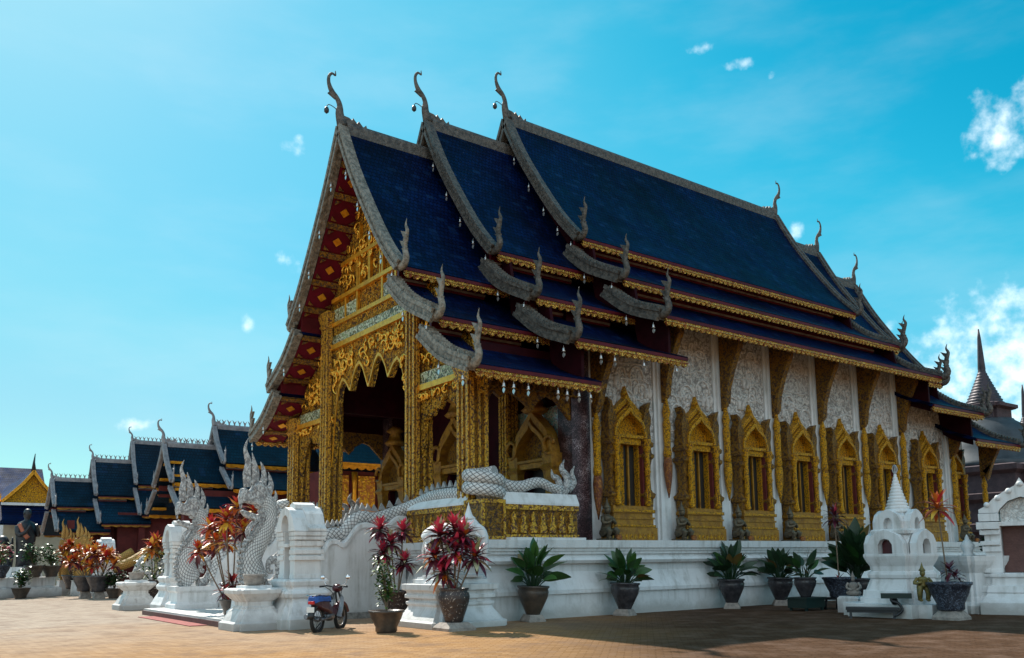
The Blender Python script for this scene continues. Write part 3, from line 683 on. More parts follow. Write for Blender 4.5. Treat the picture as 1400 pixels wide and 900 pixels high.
# windows
def ogee(hw, z0, h, n=9):
    """half outline of a pointed flame arch, from springing to apex"""
    return crv([(hw, z0), (hw*.97, z0+h*.22), (hw*.78, z0+h*.50), (hw*.42, z0+h*.72), (hw*.14, z0+h*.86), (0, z0+h)], 4)
def arch_band(mb, hw, z0, h, wd, y0, y1, cx):
    o = ogee(hw, z0, h); i = ogee(hw-wd, z0, h-wd*1.7)
    full = [(cx-a, b) for a, b in o]+[(cx+a, b) for a, b in reversed(o[:-1])]
    inn = [(cx-a, b) for a, b in i]+[(cx+a, b) for a, b in reversed(i[:-1])]
    n = len(full); v = []
    for yy in (y0, y1):
        v += [(a, yy, b) for a, b in full]+[(a, yy, b) for a, b in inn]
    f = []
    for k in range(n-1):
        f += [(k, k+1, n+k+1, n+k), (2*n+k, 3*n+k, 3*n+k+1, 2*n+k+1), (k, 2*n+k, 2*n+k+1, k+1), (n+k, n+k+1, 3*n+k+1, 3*n+k)]
    f += [(0, n, 3*n, 2*n), (n-1, 3*n-1, 4*n-1, 2*n-1)]
    mb.add(v, f)
def make_window():
    """built facing -Y at the origin: y=0 wall, z=0 ledge; returns list of (name, mesh object)"""
    fr = MB()
    # stepped base
    for z0, z1, hw, d in ((0, .38, 1.04, .46), (.38, .46, 1.0, .44), (.46, .62, .93, .40), (.62, .68, .97, .43), (.68, .80, .90, .40), (.80, .90, .98, .45), (.90, 1.0, .92, .41)):
        fr.box(-hw, -d, z0, hw, 0, z1-.002)
    bt_ = MB(); bt_.box(-.95, -.47, .405, .95, -.445, .45); bt_.box(-.93, -.462, .825, .93, -.451, .885)
    for k in range(9): bt_.prism([(-.8+k*.2-.07, .12), (-.8+k*.2, .2), (-.8+k*.2+.07, .12), (-.8+k*.2, .05)], 1, -.475, -.462)
    jambs = MB()
    jp = [(1.0, .20), (1.22, .21), (1.27, .255), (1.36, .27), (1.42, .20), (1.5, .165), (1.85, .15), (2.2, .165), (2.38, .2), (2.44, .26), (2.52, .265), (2.57, .2), (2.72, .19), (2.76, .25), (2.86, .26), (2.92, .2), (3.3, .18), (3.42, .2)]
    for sx in (-1, 1):
        jambs.rects([(z, h*.92, h*.9) for z, h in jp], sx*.79, -.2)
        # scroll flame beside the arch
        jambs.prism([(sx*.55, 3.4), (sx*.98, 3.42), (sx*1.0, 3.65), (sx*.90, 3.85), (sx*1.02, 4.1), (sx*.82, 4.0), (sx*.7, 3.7)], 1, -.38, -.1)
    col_ = MB(); gr_ = MB()
    for sx in (-1, 1):
        cp_ = [(.10, 1.0), (.13, 1.06), (.10, 1.14), (.085, 1.3), (.075, 1.6), (.085, 1.95), (.12, 2.0), (.085, 2.06), (.075, 2.4), (.09, 2.62), (.13, 2.7), (.10, 2.78), (.14, 2.88), (.14, 2.95)]
        col_.lathe(cp_, 10, (sx*.70, -.42, 0))
        gr_.box(sx*.60-.045, -.34, 1.0, sx*.60+.045, -.03, 2.95)  # dark flank strips, with darker gold jambs: window shade put into the colour
    sh = MB(); sh.box(-.54, -.33, 2.78, .54, -.02, 2.96); sh.box(-.6, -.39, 2.965, .6, -.02, 3.06)
    for sx in (-1, 1): sh.box(sx*.54-.05, -.22, 1.0, sx*.54+.05, -.02, 2.78)
    ar = MB()
    arch_band(ar, .96, 2.95, 1.36, .12, -.30, -.05, 0)
    ar2 = MB(); arch_band(ar2, .86, 2.97, 1.16, .12, -.26, -.05, 0)
    arch_band(ar, .80, 2.98, 1.06, .05, -.36, -.05, 0)
    arch_band(ar, .74, 2.99, .95, .10, -.42, -.05, 0)
    ar.prism([(-.06, 4.15), (-.10, 4.3), (0, 4.52), (.10, 4.3), (.06, 4.15)], 1, -.22, -.1)
    ty = MB(); o = ogee(.68, 3.06, .82); ty.prism([(-a, b) for a, b in o]+[(a, b) for a, b in reversed(o[:-1])], 1, -.12, -.03)
    st = MB(); st.box(-.48, -.09, 1.0, -.04, -.055, 2.78)
    dk = MB(); dk.box(-.49, -.05, 1.0, .49, -.01, 2.78)
    mull = MB(); mull.box(.12, -.12, 1.0, .19, -.055, 2.78)
    return [('window_frame', fr, BRONZE), ('base_trim', bt_, GOLDW), ('window_jamb', jambs, GOLDD), ('window_colonette', col_, GOLDW), ('jamb_dark_strip', gr_, MAROON), ('window_lintel', sh, GOLDW), ('window_arch', ar, GOLDW), ('arch_groove', ar2, MAROON), ('tympanum', ty, GOLDW), ('shutter', st, GOLDW), ('window_opening', dk, BLACK), ('window_mullion', mull, BRONZE)]
WX = [5.62, 8.66, 11.29, 13.86, 16.5, 19.17, 22.3, 25.75]
proto = None
for s_ in (-1, 1):
    for x in WX:
        loc = (x, s_*5.66 if x < 25 else s_*5.0, 1.965); rz = 0 if s_ < 0 else math.pi
        if proto is None:
            proto = bpy.data.objects.new('window', None); COL.objects.link(proto); proto.parent = hall; proto.location = loc
            proto.scale = (.86, 1, 1)
            for nm, mb, mt in make_window(): mb.build(nm, mt, proto)
        else: dup(proto, loc, rz, parent=hall)
# rear porch wall piece and rear columns
rp = MB()
for s_ in (1, -1):
    y0, y1 = sorted((s_*5.0, s_*4.7)); rp.box(24.6, y0, 1.965, 27.2, y1, 6.9)
rp.build('rear_porch_wall', W, hall)
# ---------------------------------------------------- front porch
xf = .4
def column(x, y, w_, z0, z1, capz=None, name='column'):
    mb = MB(); mb.mi = 1; mb.rects([(z0, w_*.48, w_*.48), (z1, w_*.48, w_*.48)], x, y)
    mb.mi = 0
    for sx in (-1, 1):
        for k in (-.36, 0, .36):
            q = .05 if k else .035
            mb.box(x+sx*w_*.5-.03, y+k*w_-q, z0, x+sx*w_*.5+.03, y+k*w_+q, z1)
            mb.box(x+k*w_-q, y+sx*w_*.5-.03, z0, x+k*w_+q, y+sx*w_*.5+.03, z1)
    mb.rects([(z0, w_*.68, w_*.68), (z0+.25, w_*.68, w_*.68), (z0+.35, w_*.56, w_*.56), (z0+.45, w_*.56, w_*.56)], x, y)
    mb.rects([(z1-.55, w_*.54, w_*.54), (z1-.45, w_*.62, w_*.62), (z1-.4, w_*.55, w_*.55), (z1-.15, w_*.66, w_*.66), (z1, w_*.66, w_*.66)], x, y)
    return mb.build(name, [COLG, GOLDD], hall)
for s_ in (1, -1):
    column(xf, s_*2.9, .56, 1.966, 9.9); column(xf, s_*5.62, .58, 1.966, 6.6)
    column(3.55, s_*2.9, .4, 1.966, 8.5, name='inner_column')
def roofz(d, off=.28):
    zs = []
    for t in BT:
        c = crv(t, 5)
        if t[0][0]-.01 <= d <= t[-1][0]: zs.append(float(np.interp(d, [a for a, b in c], [b for a, b in c])))
    return max(zs)-off
def scrolls(mb, zlo, zhi, yr, n, x, seed=5):
    q = random.Random(seed); k = 0
    while k < n:
        y = q.uniform(*yr); z = q.uniform(3.5, 14.6); rr = q.uniform(.10, .24)
        if z-rr < zlo(y)+.04 or z+rr > zhi(y)-.1 or abs(y)+rr > max(abs(yr[0]), abs(yr[1])): continue
        k += 1; sg = q.choice((-1, 1)); ph = q.uniform(0, 6.28)
        pts = [(x-.02*t_, y+sg*rr*(1-.16*t_)*math.cos(ph+t_*1.05), z+rr*(1-.16*t_)*math.sin(ph+t_*1.05)) for t_ in np.linspace(0, 5.4, 13)]
        mb.tube(pts, [.018+.022*math.sin(math.pi*min(1, i/12+.1)) for i in range(13)], 5)
        e = pts[0]; mb.prism([(e[1]-.03, e[2]), (e[1], e[2]+.10), (e[1]+.03, e[2]), (e[1], e[2]-.05)], 0, x-.03, x+.03)
GLEAF = mat('gold_leaf_relief', (.90, .48, .06), .25, .7, col2=(.62, .28, .02), vscale=8)
nave_z = lerp([(-2.62, 4.6), (-2.46, 5.7), (-2.1, 7.45), (-1.27, 7.6), (-.63, 8.0), (0, 7.2), (.63, 8.0), (1.27, 7.6), (2.1, 7.45), (2.46, 5.7), (2.62, 4.6)])
# pediment
pd = MB(); us = sorted(set(list(np.linspace(-3.25, 3.25, 41))))
pd.strip(us, lambda u: 9.4, lambda u: max(9.42, roofz(abs(u))), 0, xf-.02, xf+.12); pd.mi = 1; scrolls(pd, lambda y: 10.35, lambda y: roofz(abs(y)), (-2.4, 2.4), 95, xf-.05, seed=5); pd.build('pediment', [GOLD, GLEAF], hall)
for s_ in (1, -1):
    p = MB(); us = list(np.linspace(3.2, 5.35, 14)); p.strip([s_*u for u in us] if s_ > 0 else [-u for u in reversed(us)], lambda u: 6.72, lambda u: max(6.74, roofz(abs(u)) if abs(u) > 3.3 else 8.9), 0, xf-.02, xf+.12); p.mi = 1; scrolls(p, lambda y: 6.75, lambda y: roofz(abs(y)) if abs(y) > 3.4 else 8.6, (3.2, 5.3) if s_ > 0 else (-5.3, -3.2), 40, xf-.05, seed=17); p.build('aisle_pediment', [GOLD, GLEAF], hall)
    p = MB(); us = list(np.linspace(5.35, 6.9, 8)); p.strip([s_*u for u in us] if s_ > 0 else [-u for u in reversed(us)], lambda u: 5.9+.2*math.sin(abs(u)*6), lambda u: max(6.0, roofz(abs(u))), 0, xf+.0, xf+.1); p.build('wing_panel', GOLD, hall)
for xg_, dz_, dzp in ((3.0, DZ[1], 0), (6.35, DZ[2], DZ[1]), (20.8, DZ[2], DZ[1]), (24.0, DZ[1], 0)):
    p = MB(); us = list(np.linspace(-7.0, 7.0, 85))
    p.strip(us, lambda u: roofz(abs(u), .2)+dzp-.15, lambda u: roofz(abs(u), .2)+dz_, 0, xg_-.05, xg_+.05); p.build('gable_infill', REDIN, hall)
# pediment frames and carved centre pieces
fr = MB()
for (z, w_) in ((9.36, 3.35), (10.2, 2.7), (11.3, 2.0)):
    fr.box(xf-.16, -w_, z, xf-.021, w_, z+.13)
for y in (-1.7, -.85, .85, 1.7): fr.box(xf-.12, y-.05, 9.5, xf-.022, y+.05, 10.19 if abs(y) > 1 else 11.29)
fr.box(xf-.13, -.07, 10.34, xf-.023, .07, 13.0); 
for s_ in (1, -1): fr.box(xf-.12, s_*.7-.035, 10.35, xf-.024, s_*.7+.035, 12.4)
fr.build('pediment_frame', GOLDP, hall)
beams = MB(); beams.box(xf-.2, -2.62, 8.55, xf+.2, 2.62, 8.72)
for s_ in (1, -1):
    y0, y1 = sorted((s_*3.18, s_*5.33)); beams.box(xf-.2, y0, 6.2, xf+.2, y1, 6.36)
    y0, y1 = sorted((s_*5.33+s_*.58, s_*6.9)); 
beams.build('beam', GOLDP, hall)
mr_ = MB(); mr_.box(xf-.14, -2.6, 8.73, xf+.1, 2.6, 9.02); mr_.mi = 1; mr_.box(xf-.10, -2.6, 9.025, xf+.1, 2.6, 9.355); mr_.mi = 0
mr_.box(xf-.10, -2.6, 9.50, xf-.023, -.9, 9.95); mr_.box(xf-.10, .9, 9.50, xf-.023, 2.6, 9.95)
for s_ in (1, -1):
    y0, y1 = sorted((s_*3.19, s_*5.32)); mr_.box(xf-.12, y0, 6.365, xf+.1, y1, 6.715)
mr_.build('mirror_frieze', [GREENM, GOLD], hall)
nar = lerp([(-2.62, 4.6), (-2.5, 5.0), (-2.46, 5.7), (-2.25, 6.65), (-2.1, 7.15), (-1.85, 7.4), (-1.62, 7.3), (-1.27, 6.92), (-1.1, 7.3), (-.85, 7.65), (-.63, 7.75), (-.4, 7.55), (0, 6.82), (.4, 7.55), (.63, 7.75), (.85, 7.65), (1.1, 7.3), (1.27, 6.92), (1.62, 7.3), (1.85, 7.4), (2.1, 7.15), (2.25, 6.65), (2.46, 5.7), (2.5, 5.0), (2.62, 4.6)])
a = MB(); us = list(np.linspace(-2.62, 2.62, 70)); a.strip(us, nar, lambda u: 8.55, 0, xf-.1, xf+.08)
a.mi = 1; scrolls(a, nave_z, lambda y: 8.6, (-2.6, 2.6), 70, xf-.12, seed=6); a.build('nave_arch', [GOLD, GLEAF], hall)
a = MB()
for i in range(len(us)-1):
    u0, u1 = us[i], us[i+1]
    a.add([(xf-.13, u0, nar(u0)), (xf-.13, u1, nar(u1)), (xf-.13, u1, nar(u1)+.1), (xf-.13, u0, nar(u0)+.1), (xf-.09, u0, nar(u0)-.002), (xf-.09, u1, nar(u1)-.002), (xf-.09, u1, nar(u1)+.1), (xf-.09, u0, nar(u0)+.1)], [(0, 1, 2, 3), (0, 4, 5, 1), (3, 2, 6, 7), (4, 7, 6, 5)])
a.build('arch_rim', GOLDP, hall)
aar = lerp([(3.18, 4.2), (3.3, 4.7), (3.36, 5.3), (3.6, 5.5), (3.75, 5.42), (3.95, 5.66), (4.15, 5.55), (4.32, 5.82), (4.55, 5.9), (4.75, 5.7), (4.95, 5.6), (5.1, 5.35), (5.2, 5.0), (5.33, 4.3)])
for s_ in (1, -1):
    a = MB(); us = list(np.linspace(3.18, 5.33, 40)); uu = us if s_ > 0 else [-u for u in reversed(us)]
    a.strip(uu, lambda u: aar(abs(u)), lambda u: 6.2, 0, xf-.1, xf+.06); a.mi = 1; scrolls(a, lambda y: 5.85, lambda y: 6.3, (3.2, 5.3) if s_ > 0 else (-5.3, -3.2), 12, xf-.12, seed=7); a.build('aisle_arch', [GOLD, GLEAF], hall)
    # carved valance along the porch side
    v = MB(); vz = lerp([(.7, 4.9), (.85, 5.5), (1.05, 5.9), (1.3, 5.75), (1.6, 5.95), (1.9, 5.8), (2.15, 5.65), (2.35, 5.45), (2.55, 5.75), (2.9, 5.95), (3.2, 5.85), (3.45, 5.6), (3.7, 5.35), (3.9, 5.2)])
    y0, y1 = sorted((s_*5.5, s_*5.62)); v.strip(list(np.linspace(.7, 3.9, 44)), vz, lambda u: 6.35, 1, y0, y1)
    for k in range(16):
        x0 = .8+k*.2; pts = crv([(x0, s_*5.66, 6.3), (x0+.16, s_*5.7, 6.15), (x0+.05, s_*5.72, 6.0), (x0-.1, s_*5.7, 6.06), (x0-.02, s_*5.69, 6.16)], 3)
        v.tube(pts, .035, 5)
    v.build('side_valance', GOLDD, hall)
# soffit panels under the overhanging front
def soffits(x0, x1, tiers):
    for ti, pl_ in enumerate(tiers):
        c = crv(pl_, 8); ln = [0]
        for p, q in zip(c[:-1], c[1:]): ln.append(ln[-1]+math.dist(p, q))
        nseg = max(1, round(ln[-1]/1.0)); 
        for sgn in (1, -1):
            sb = MB()
            for k in range(nseg):
                def at(t, o): 
                    l = ln[-1]*t; d = float(np.interp(l, ln, [a for a, b in c])); z = float(np.interp(l, ln, [b for a, b in c]))
                    i = min(len(c)-2, max(0, int(np.searchsorted(ln, l))-1)); tx = c[i+1][0]-c[i][0]; tz = c[i+1][1]-c[i][1]; q = math.hypot(tx, tz)
                    return (sgn*(d+tz/q*o), z-tx/q*o)
                t0, t1 = (k+.2)/nseg, (k+1)/nseg; tb = k/nseg
                def slab(ta, tb_, xa, xb, o0, o1, mi):
                    sb.mi = mi
                    v = [(x, *at(t, o)) for x in (xa, xb) for t in (ta, tb_) for o in (o0, o1)]
                    sb.add(v, [(0, 1, 3, 2), (4, 6, 7, 5), (0, 4, 5, 1), (2, 3, 7, 6), (0, 2, 6, 4), (1, 5, 7, 3)])
                slab(t0 if k or ti else .4/nseg, t1, x0, x1, .125, .18, 0)
                slab(max(tb, .05/nseg if ti else .35/nseg), max(t0, .4/nseg) if ti == 0 else t0, x0, x1, .125, .24, 1)
                tm = (t0+t1)/2; xm = (x0+x1)/2; dt = (t1-t0)
                sb.mi = 2
                def dia(pts):
                    v = [(x, *at(t, .185)) for x, t in pts]+[(x, *at(t, .215)) for x, t in pts]; n = len(pts)
                    sb.add(v, [tuple(range(n)), tuple(range(2*n-1, n-1, -1))]+[(i, (i+1) % n, n+(i+1) % n, n+i) for i in range(n)])
                w_ = x1-x0
                if k == 0 and ti == 0: continue
                dia([(xm-w_*.17, tm), (xm, tm-dt*.19), (xm+w_*.17, tm), (xm, tm+dt*.19)])
                sb.mi = 1
                for a, b in ((-1, -1), (1, -1), (-1, 1), (1, 1)):
                    dia([(xm+a*w_*.42, tm+b*dt*.42), (xm+a*w_*.42, tm+b*dt*.24), (xm+a*w_*.22, tm+b*dt*.42)])
            sb.build('soffit', [REDP, GOLDD, GOLDP], hall)
soffits(-.55, .4, [T1[0:5], T2, T3])
# porch interior
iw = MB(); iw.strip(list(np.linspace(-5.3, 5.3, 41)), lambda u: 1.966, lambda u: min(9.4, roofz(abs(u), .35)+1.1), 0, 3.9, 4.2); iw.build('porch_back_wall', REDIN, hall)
ic = MB(); ic.box(.55, -2.7, 9.3, 3.88, 2.7, 9.4)
for s_ in (1, -1):
    y0, y1 = sorted((s_*2.75, s_*5.5)); ic.box(.55, y0, 6.9, 3.88, y1, 7.0)
    y0, y1 = sorted((s_*2.72, s_*2.86)); ic.box(.72, y0, 6.5, 3.3, y1, 9.29)
for s_ in (1, -1):
    y0, y1 = sorted((s_*5.48, s_*5.6)); ic.box(.7, y0, 6.3, 3.72, y1, 7.2)
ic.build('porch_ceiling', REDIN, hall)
for s_ in (1, -1):
    mp_ = MB()
    y0, y1 = sorted((s_*2.95, s_*5.28)); mp_.box(3.86, y0, 2.0, 3.895, y1, 5.9)
    mp_.build('mirror_wall', CYANM, hall)
    y0, y1 = sorted((s_*5.05, s_*5.66)); q = MB(); q.box(3.72, y0, 1.967, 4.4, y1, 7.6); q.build('corner_pilaster', PURPM, hall)
for yc_, sc_ in ((0, 1.12), (4.2, 1), (-4.2, 1)):
    d = MB()
    dm = Matrix.Translation((3.84, yc_, 1.967)) @ Matrix.Rotation(-math.pi/2, 4, 'Z') @ Matrix.Diagonal((sc_, 1, sc_, 1)); d.M = dm
    d.box(-.95, -.5, 0, .95, 0, .25)
    jp = [(.25, .18), (.6, .2), (.7, .25), (.8, .17), (1.5, .15), (2.0, .2), (2.1, .27), (2.2, .2), (2.5, .22)]
    for sx in (-1, 1):
        d.rects([(z, h, h) for z, h in jp], sx*.8, -.3)
        d.lathe([(.02, 0), (.2, .02), (.26, .1), (.2, .18), (.02, .2)], 12, (0, 0, 0)) if False else None
        d.tube([(sx*(.88+.22*math.cos(t)), -.5, 2.72+.25*math.sin(t)) for t in np.linspace(0, 5.4, 14)], .06, 6)
    d.box(-.72, -.45, 2.12, .72, -.05, 2.28); d.box(-.78, -.5, 2.29, .78, -.05, 2.37)
    arch_band(d, .92, 2.4, 1.5, .16, -.45, -.1, 0); arch_band(d, .78, 2.4, 1.15, .1, -.52, -.1, 0)
    d.lathe([(.3, 3.75), (.42, 3.85), (.3, 3.95), (.2, 4.2), (.35, 4.3), (.1, 4.5)], 8, (0, -.28, 0))
    dr = d.build('door_frame', [BRONZE], hall)
    e = MB(); e.M = dm; o = ogee(.7, 2.38, .95); e.prism([(-a, b) for a, b in o]+[(a, b) for a, b in reversed(o[:-1])], 1, -.2, -.06); e.build('tympanum', GOLDD, dr)
    e = MB(); e.M = dm; e.box(-.6, -.03, .25, .6, -.005, 2.12); e.build('doorway', BLACK, dr)
    e = MB(); e.M = dm; e.box(-.6, -.25, .25, -.44, -.04, 2.12); e.box(.44, -.25, .25, .6, -.04, 2.12); e.build('door_leaf', REDIN, dr)
# parapets
for s_ in (1, -1):
    pa = MB()
    def yb(a, b): return sorted((s_*a, s_*b))
    y0, y1 = yb(2.95, 5.85); pa.box(.02, y0, 1.966, .5, y1, 2.85)
    y0, y1 = yb(6.12, 6.58); pa.box(.66, y0, 1.966, 3.05, y1, 2.85)
    pa.build('parapet', GOLDD, hall)
    tr = MB()
    for z0, z1, o in ((1.97, 2.1, .03), (2.72, 2.85, .03)):
        y0, y1 = yb(2.95, 5.85); tr.box(.02-o, y0, z0, .49, y1, z1)
        y0, y1 = yb(6.13, 6.58+o); tr.box(.67, y0, z0, 3.05+o, y1, z1)
    # carved figures in the panels
    for k in range(7):
        x = .95+k*.31
        for q in (0, 1):
            yy = s_*6.60
            tr.prism([(x-.09, 2.14), (x-.11, 2.3), (x-.05, 2.42), (x-.07, 2.55), (x, 2.68), (x+.07, 2.55), (x+.05, 2.42), (x+.11, 2.3), (x+.09, 2.14)], 1, *yb(6.582, 6.62))
    for k in range(8):
        y = s_*(3.2+k*.34)
        tr.prism([(y-.09, 2.14), (y-.11, 2.3), (y-.05, 2.42), (y, 2.68), (y+.05, 2.42), (y+.11, 2.3), (y+.09, 2.14)], 0, -.02, .018)
    tr.build('parapet_trim', COLG, hall)
    po = MB(); y0, y1 = yb(5.86, 6.66); po.box(-.02, y0, 1.967, .65, y1, 2.95)
    po.build('parapet_post', GOLDD, hall)
    po = MB(); 
    for z0, z1 in ((1.97, 2.05), (2.86, 2.952)):
        y0, y1 = yb(5.845, 6.675); po.box(-.035, y0, z0, .665, y1, z1)
    for (xa, ya) in ((-.035, 5.845), (-.035, 6.6), (.59, 6.6)):
        y0, y1 = yb(ya, ya+.075); po.box(xa, y0, 2.05, xa+.075, y1, 2.86)
    po.build('post_trim', COLG, hall)
    wc = MB()
    y0, y1 = yb(2.95, 5.86); wc.prism([(-.03, 2.85), (-.03, 2.9), (.12, 3.08), (.4, 3.08), (.52, 2.9), (.52, 2.85)], 1, y0, y1)
    ym = lambda v: s_*v
    wc.prism([(ym(6.08), 2.85), (ym(6.08), 2.9), (ym(6.2), 3.16), (ym(6.5), 3.16), (ym(6.62), 2.9), (ym(6.62), 2.85)], 0, .66, 3.1)
    wc.build('parapet_coping', W, hall)
    sp = MB(); y0, y1 = yb(6.4, 6.86); sp.box(.66, y0, 1.961, 3.1, y1, 2.02) ; sp.build('parapet_base', W, hall)

# ------------------------------------------------------------------ stairs
stair = thing('entrance_staircase', 'white entrance staircase climbing between naga balustrades to the gold porch', 'staircase', (-5.6, 0, 0))
M0 = Matrix.Translation((5.6, 0, 0))
sm = MB(); sm.M = M0
sm.box(-5.2, -3.6, 0, -3.4, 3.6, .18)
nst = 11
for i in range(nst):
    x0 = -3.4+i*.305; sm.box(x0, -2.3, 0, -.006, 2.3, .18+(i+1)*.16)
sm.build('steps', W, stair)
ed = MB(); ed.M = M0; ed.box(-5.24, -3.62, .0, -5.19, 3.62, .13); ed.build('landing_edge', [BRICKP], stair)
for s_ in (1, -1):
    bm_ = MB(); bm_.M = M0
    top = crv([(-3.55, .9), (-3.35, 1.5), (-3.0, 1.85), (-2.7, 1.62), (-2.45, 1.75), (-2.3, 2.02), (-2.1, 2.08), (-1.9, 1.98), (-1.7, 2.15), (-1.5, 2.42), (-1.24, 2.52), (-.95, 2.47), (-.6, 2.5), (-.3, 2.7), (-.006, 2.72)], 4)
    y0, y1 = sorted((s_*2.32, s_*2.9))
    tl = lerp(top); xs = [p[0] for p in top]
    bm_.strip(xs, lambda u: .12, tl, 1, y0, y1)
    y0, y1 = sorted((s_*2.9, s_*2.95)); bm_.strip(xs, lambda u: tl(u)-.14, lambda u: tl(u)-.03, 1, y0, y1)
    bm_.build('balustrade', W, stair)
    kb = MB(); kb.M = M0; y0, y1 = sorted((s_*2.28, s_*3.0)); kb.box(-3.6, y0, .0, -.01, y1, .16); kb.build('balustrade_kerb', GREYCURB, stair)
cp = MB(); cp.box(-.42, -2.3, 0, 0, 2.6, .012); co = cp.build('red_carpet', CARPET); co.location = (-5.25, -.3, .006); tag(co, 'faded red carpet strip laid on the paving before the temple steps', 'carpet')

# ------------------------------------------------------------------ nagas
def naga_parts(par, white=True, s=1, full=True):
    """silhouette of the rearing serpent in x,z (faces -X); origin at its foot"""
    sm_, cm = (WSCALE, NCARVE) if white else (YELL_G, YELL_G)
    # neck
    c = crv([(.35, .12), (.12, .45), (.10, .85), (.38, 1.25), (.62, 1.6), (.68, 1.95), (.50, 2.2), (.22, 2.28)], 5)
    r = [.40, .42, .36, .29, .26, .26, .27, .25]
    rr = [float(np.interp(i/5, range(8), r)) for i in range(len(c))]
    nk = MB(); nk.tube([(a*s, 0, b*s) for a, b in c], [q*s for q in rr], 14, sx=.62, side=(0, 1, 0)); nk.build('neck', sm_, par)
    # belly plates
    bl = MB()
    for i in range(2, len(c)-6):
        p = c[i]; t = (c[i+1][0]-c[i][0], c[i+1][1]-c[i][1]); q = math.hypot(*t); nx, nz = -t[1]/q, t[0]/q
        a = (p[0]+nx*rr[i]*.98, p[1]+nz*rr[i]*.98)
        bl.tube([(a[0]*s, -.19*s, a[1]*s), (a[0]*s-.05*s, 0, a[1]*s), (a[0]*s, .19*s, a[1]*s)], .055*s, 6)
    bl.build('belly_plates', cm, par)
    # head: upper jaw, lower jaw, brow
    hd = MB()
    up_ = [(.55, 2.25), (.35, 2.02), (.1, 2.12), (-.2, 2.16), (-.36, 2.12), (-.40, 2.28), (-.34, 2.5), (-.22, 2.52), (-.14, 2.42), (0, 2.5), (.12, 2.66), (.36, 2.72), (.6, 2.55)]
    lo_ = [(.5, 1.95), (.22, 1.86), (-.05, 1.93), (-.25, 1.98), (-.34, 1.95), (-.2, 1.82), (.05, 1.74), (.3, 1.66), (.55, 1.7)]
    for poly, wv in ((up_, .2), (lo_, .16)):
        P = [(a*s, b*s) for a, b in poly]; cx = sum(a for a, b in P)/len(P); cz = sum(b for a, b in P)/len(P)
        q = lambda k: [(cx+(a-cx)*k, cz+(b-cz)*k) for a, b in P]
        rings = [[(a, y*s, b) for a, b in q(k)] for y, k in ((-wv, .72), (-wv*.7, .95), (0, 1.03), (wv*.7, .95), (wv, .72))]
        hd.loft(rings)
    for sg in (1, -1):
        hd.ball((.12*s, sg*.17*s, 2.5*s), (.08*s, .06*s, .08*s), 8, 6)
        hd.tube([(-.32*s, sg*.07*s, 2.13*s), (-.31*s, sg*.07*s, 2.0*s)], [.035*s, .005], 5)
        hd.tube([(a*s, sg*.13*s, b*s) for a, b in crv([(.25, 1.75), (.0, 1.55), (-.05, 1.35), (.12, 1.15), (.2, 1.05)], 4)], [.05*s]*8+[.04*s]*8+[.01], 6)
    hd.build('head', cm, par)
    cr = MB()
    for pts, rad in (([(-.1, 2.55), (-.14, 2.85), (-.1, 3.15), (-.22, 3.5), (-.12, 3.78)], [.15, .16, .13, .07, .01]),
                     ([(.12, 2.6), (.16, 2.9), (.10, 3.15), (.02, 3.42)], [.16, .15, .09, .01]),
                     ([(.38, 2.55), (.46, 2.8), (.40, 3.05), (.32, 3.2)], [.16, .13, .07, .01]),
                     ([(.58, 2.35), (.70, 2.6), (.66, 2.8), (.6, 2.95)], [.15, .12, .06, .01]),
                     ([(.72, 2.1), (.88, 2.3), (.86, 2.5)], [.13, .09, .01]), ([(.78, 1.8), (.97, 1.98), (.98, 2.15)], [.12, .08, .01])):
        c2 = crv(pts, 4); r2 = [float(np.interp(i/4, range(len(rad)), rad))*s*.92 for i in range(len(c2))]
        cr.tube([(a*s, 0, b*s) for a, b in c2], r2, 8, sx=.55, side=(0, 1, 0))
    cr.build('crest', cm, par)
    # curling flourish behind the neck
    cu = MB()
    c3 = crv([(.55, .1), (.85, .15), (1.05, .45), (.95, .75), (.7, .7), (.68, .5), (.82, .45)], 5)
    cu.tube([(a*s, 0, b*s) for a, b in c3], [float(np.interp(i/len(c3), (0, 1), (.17, .06)))*s for i in range(len(c3))], 8)
    for k in range(6): 
        a, b = c3[4+k*3]; cu.prism([((a-.02)*s, b*s), ((a+.22)*s, (b+.22)*s), ((a+.08)*s, (b-.1)*s)], 1, -.05*s, .05*s)
    cu.build('tail_flourish', cm, par)
YELL_G = scales('gilded_scales', (.70, .40, .09), (.33, .17, .04), .15)
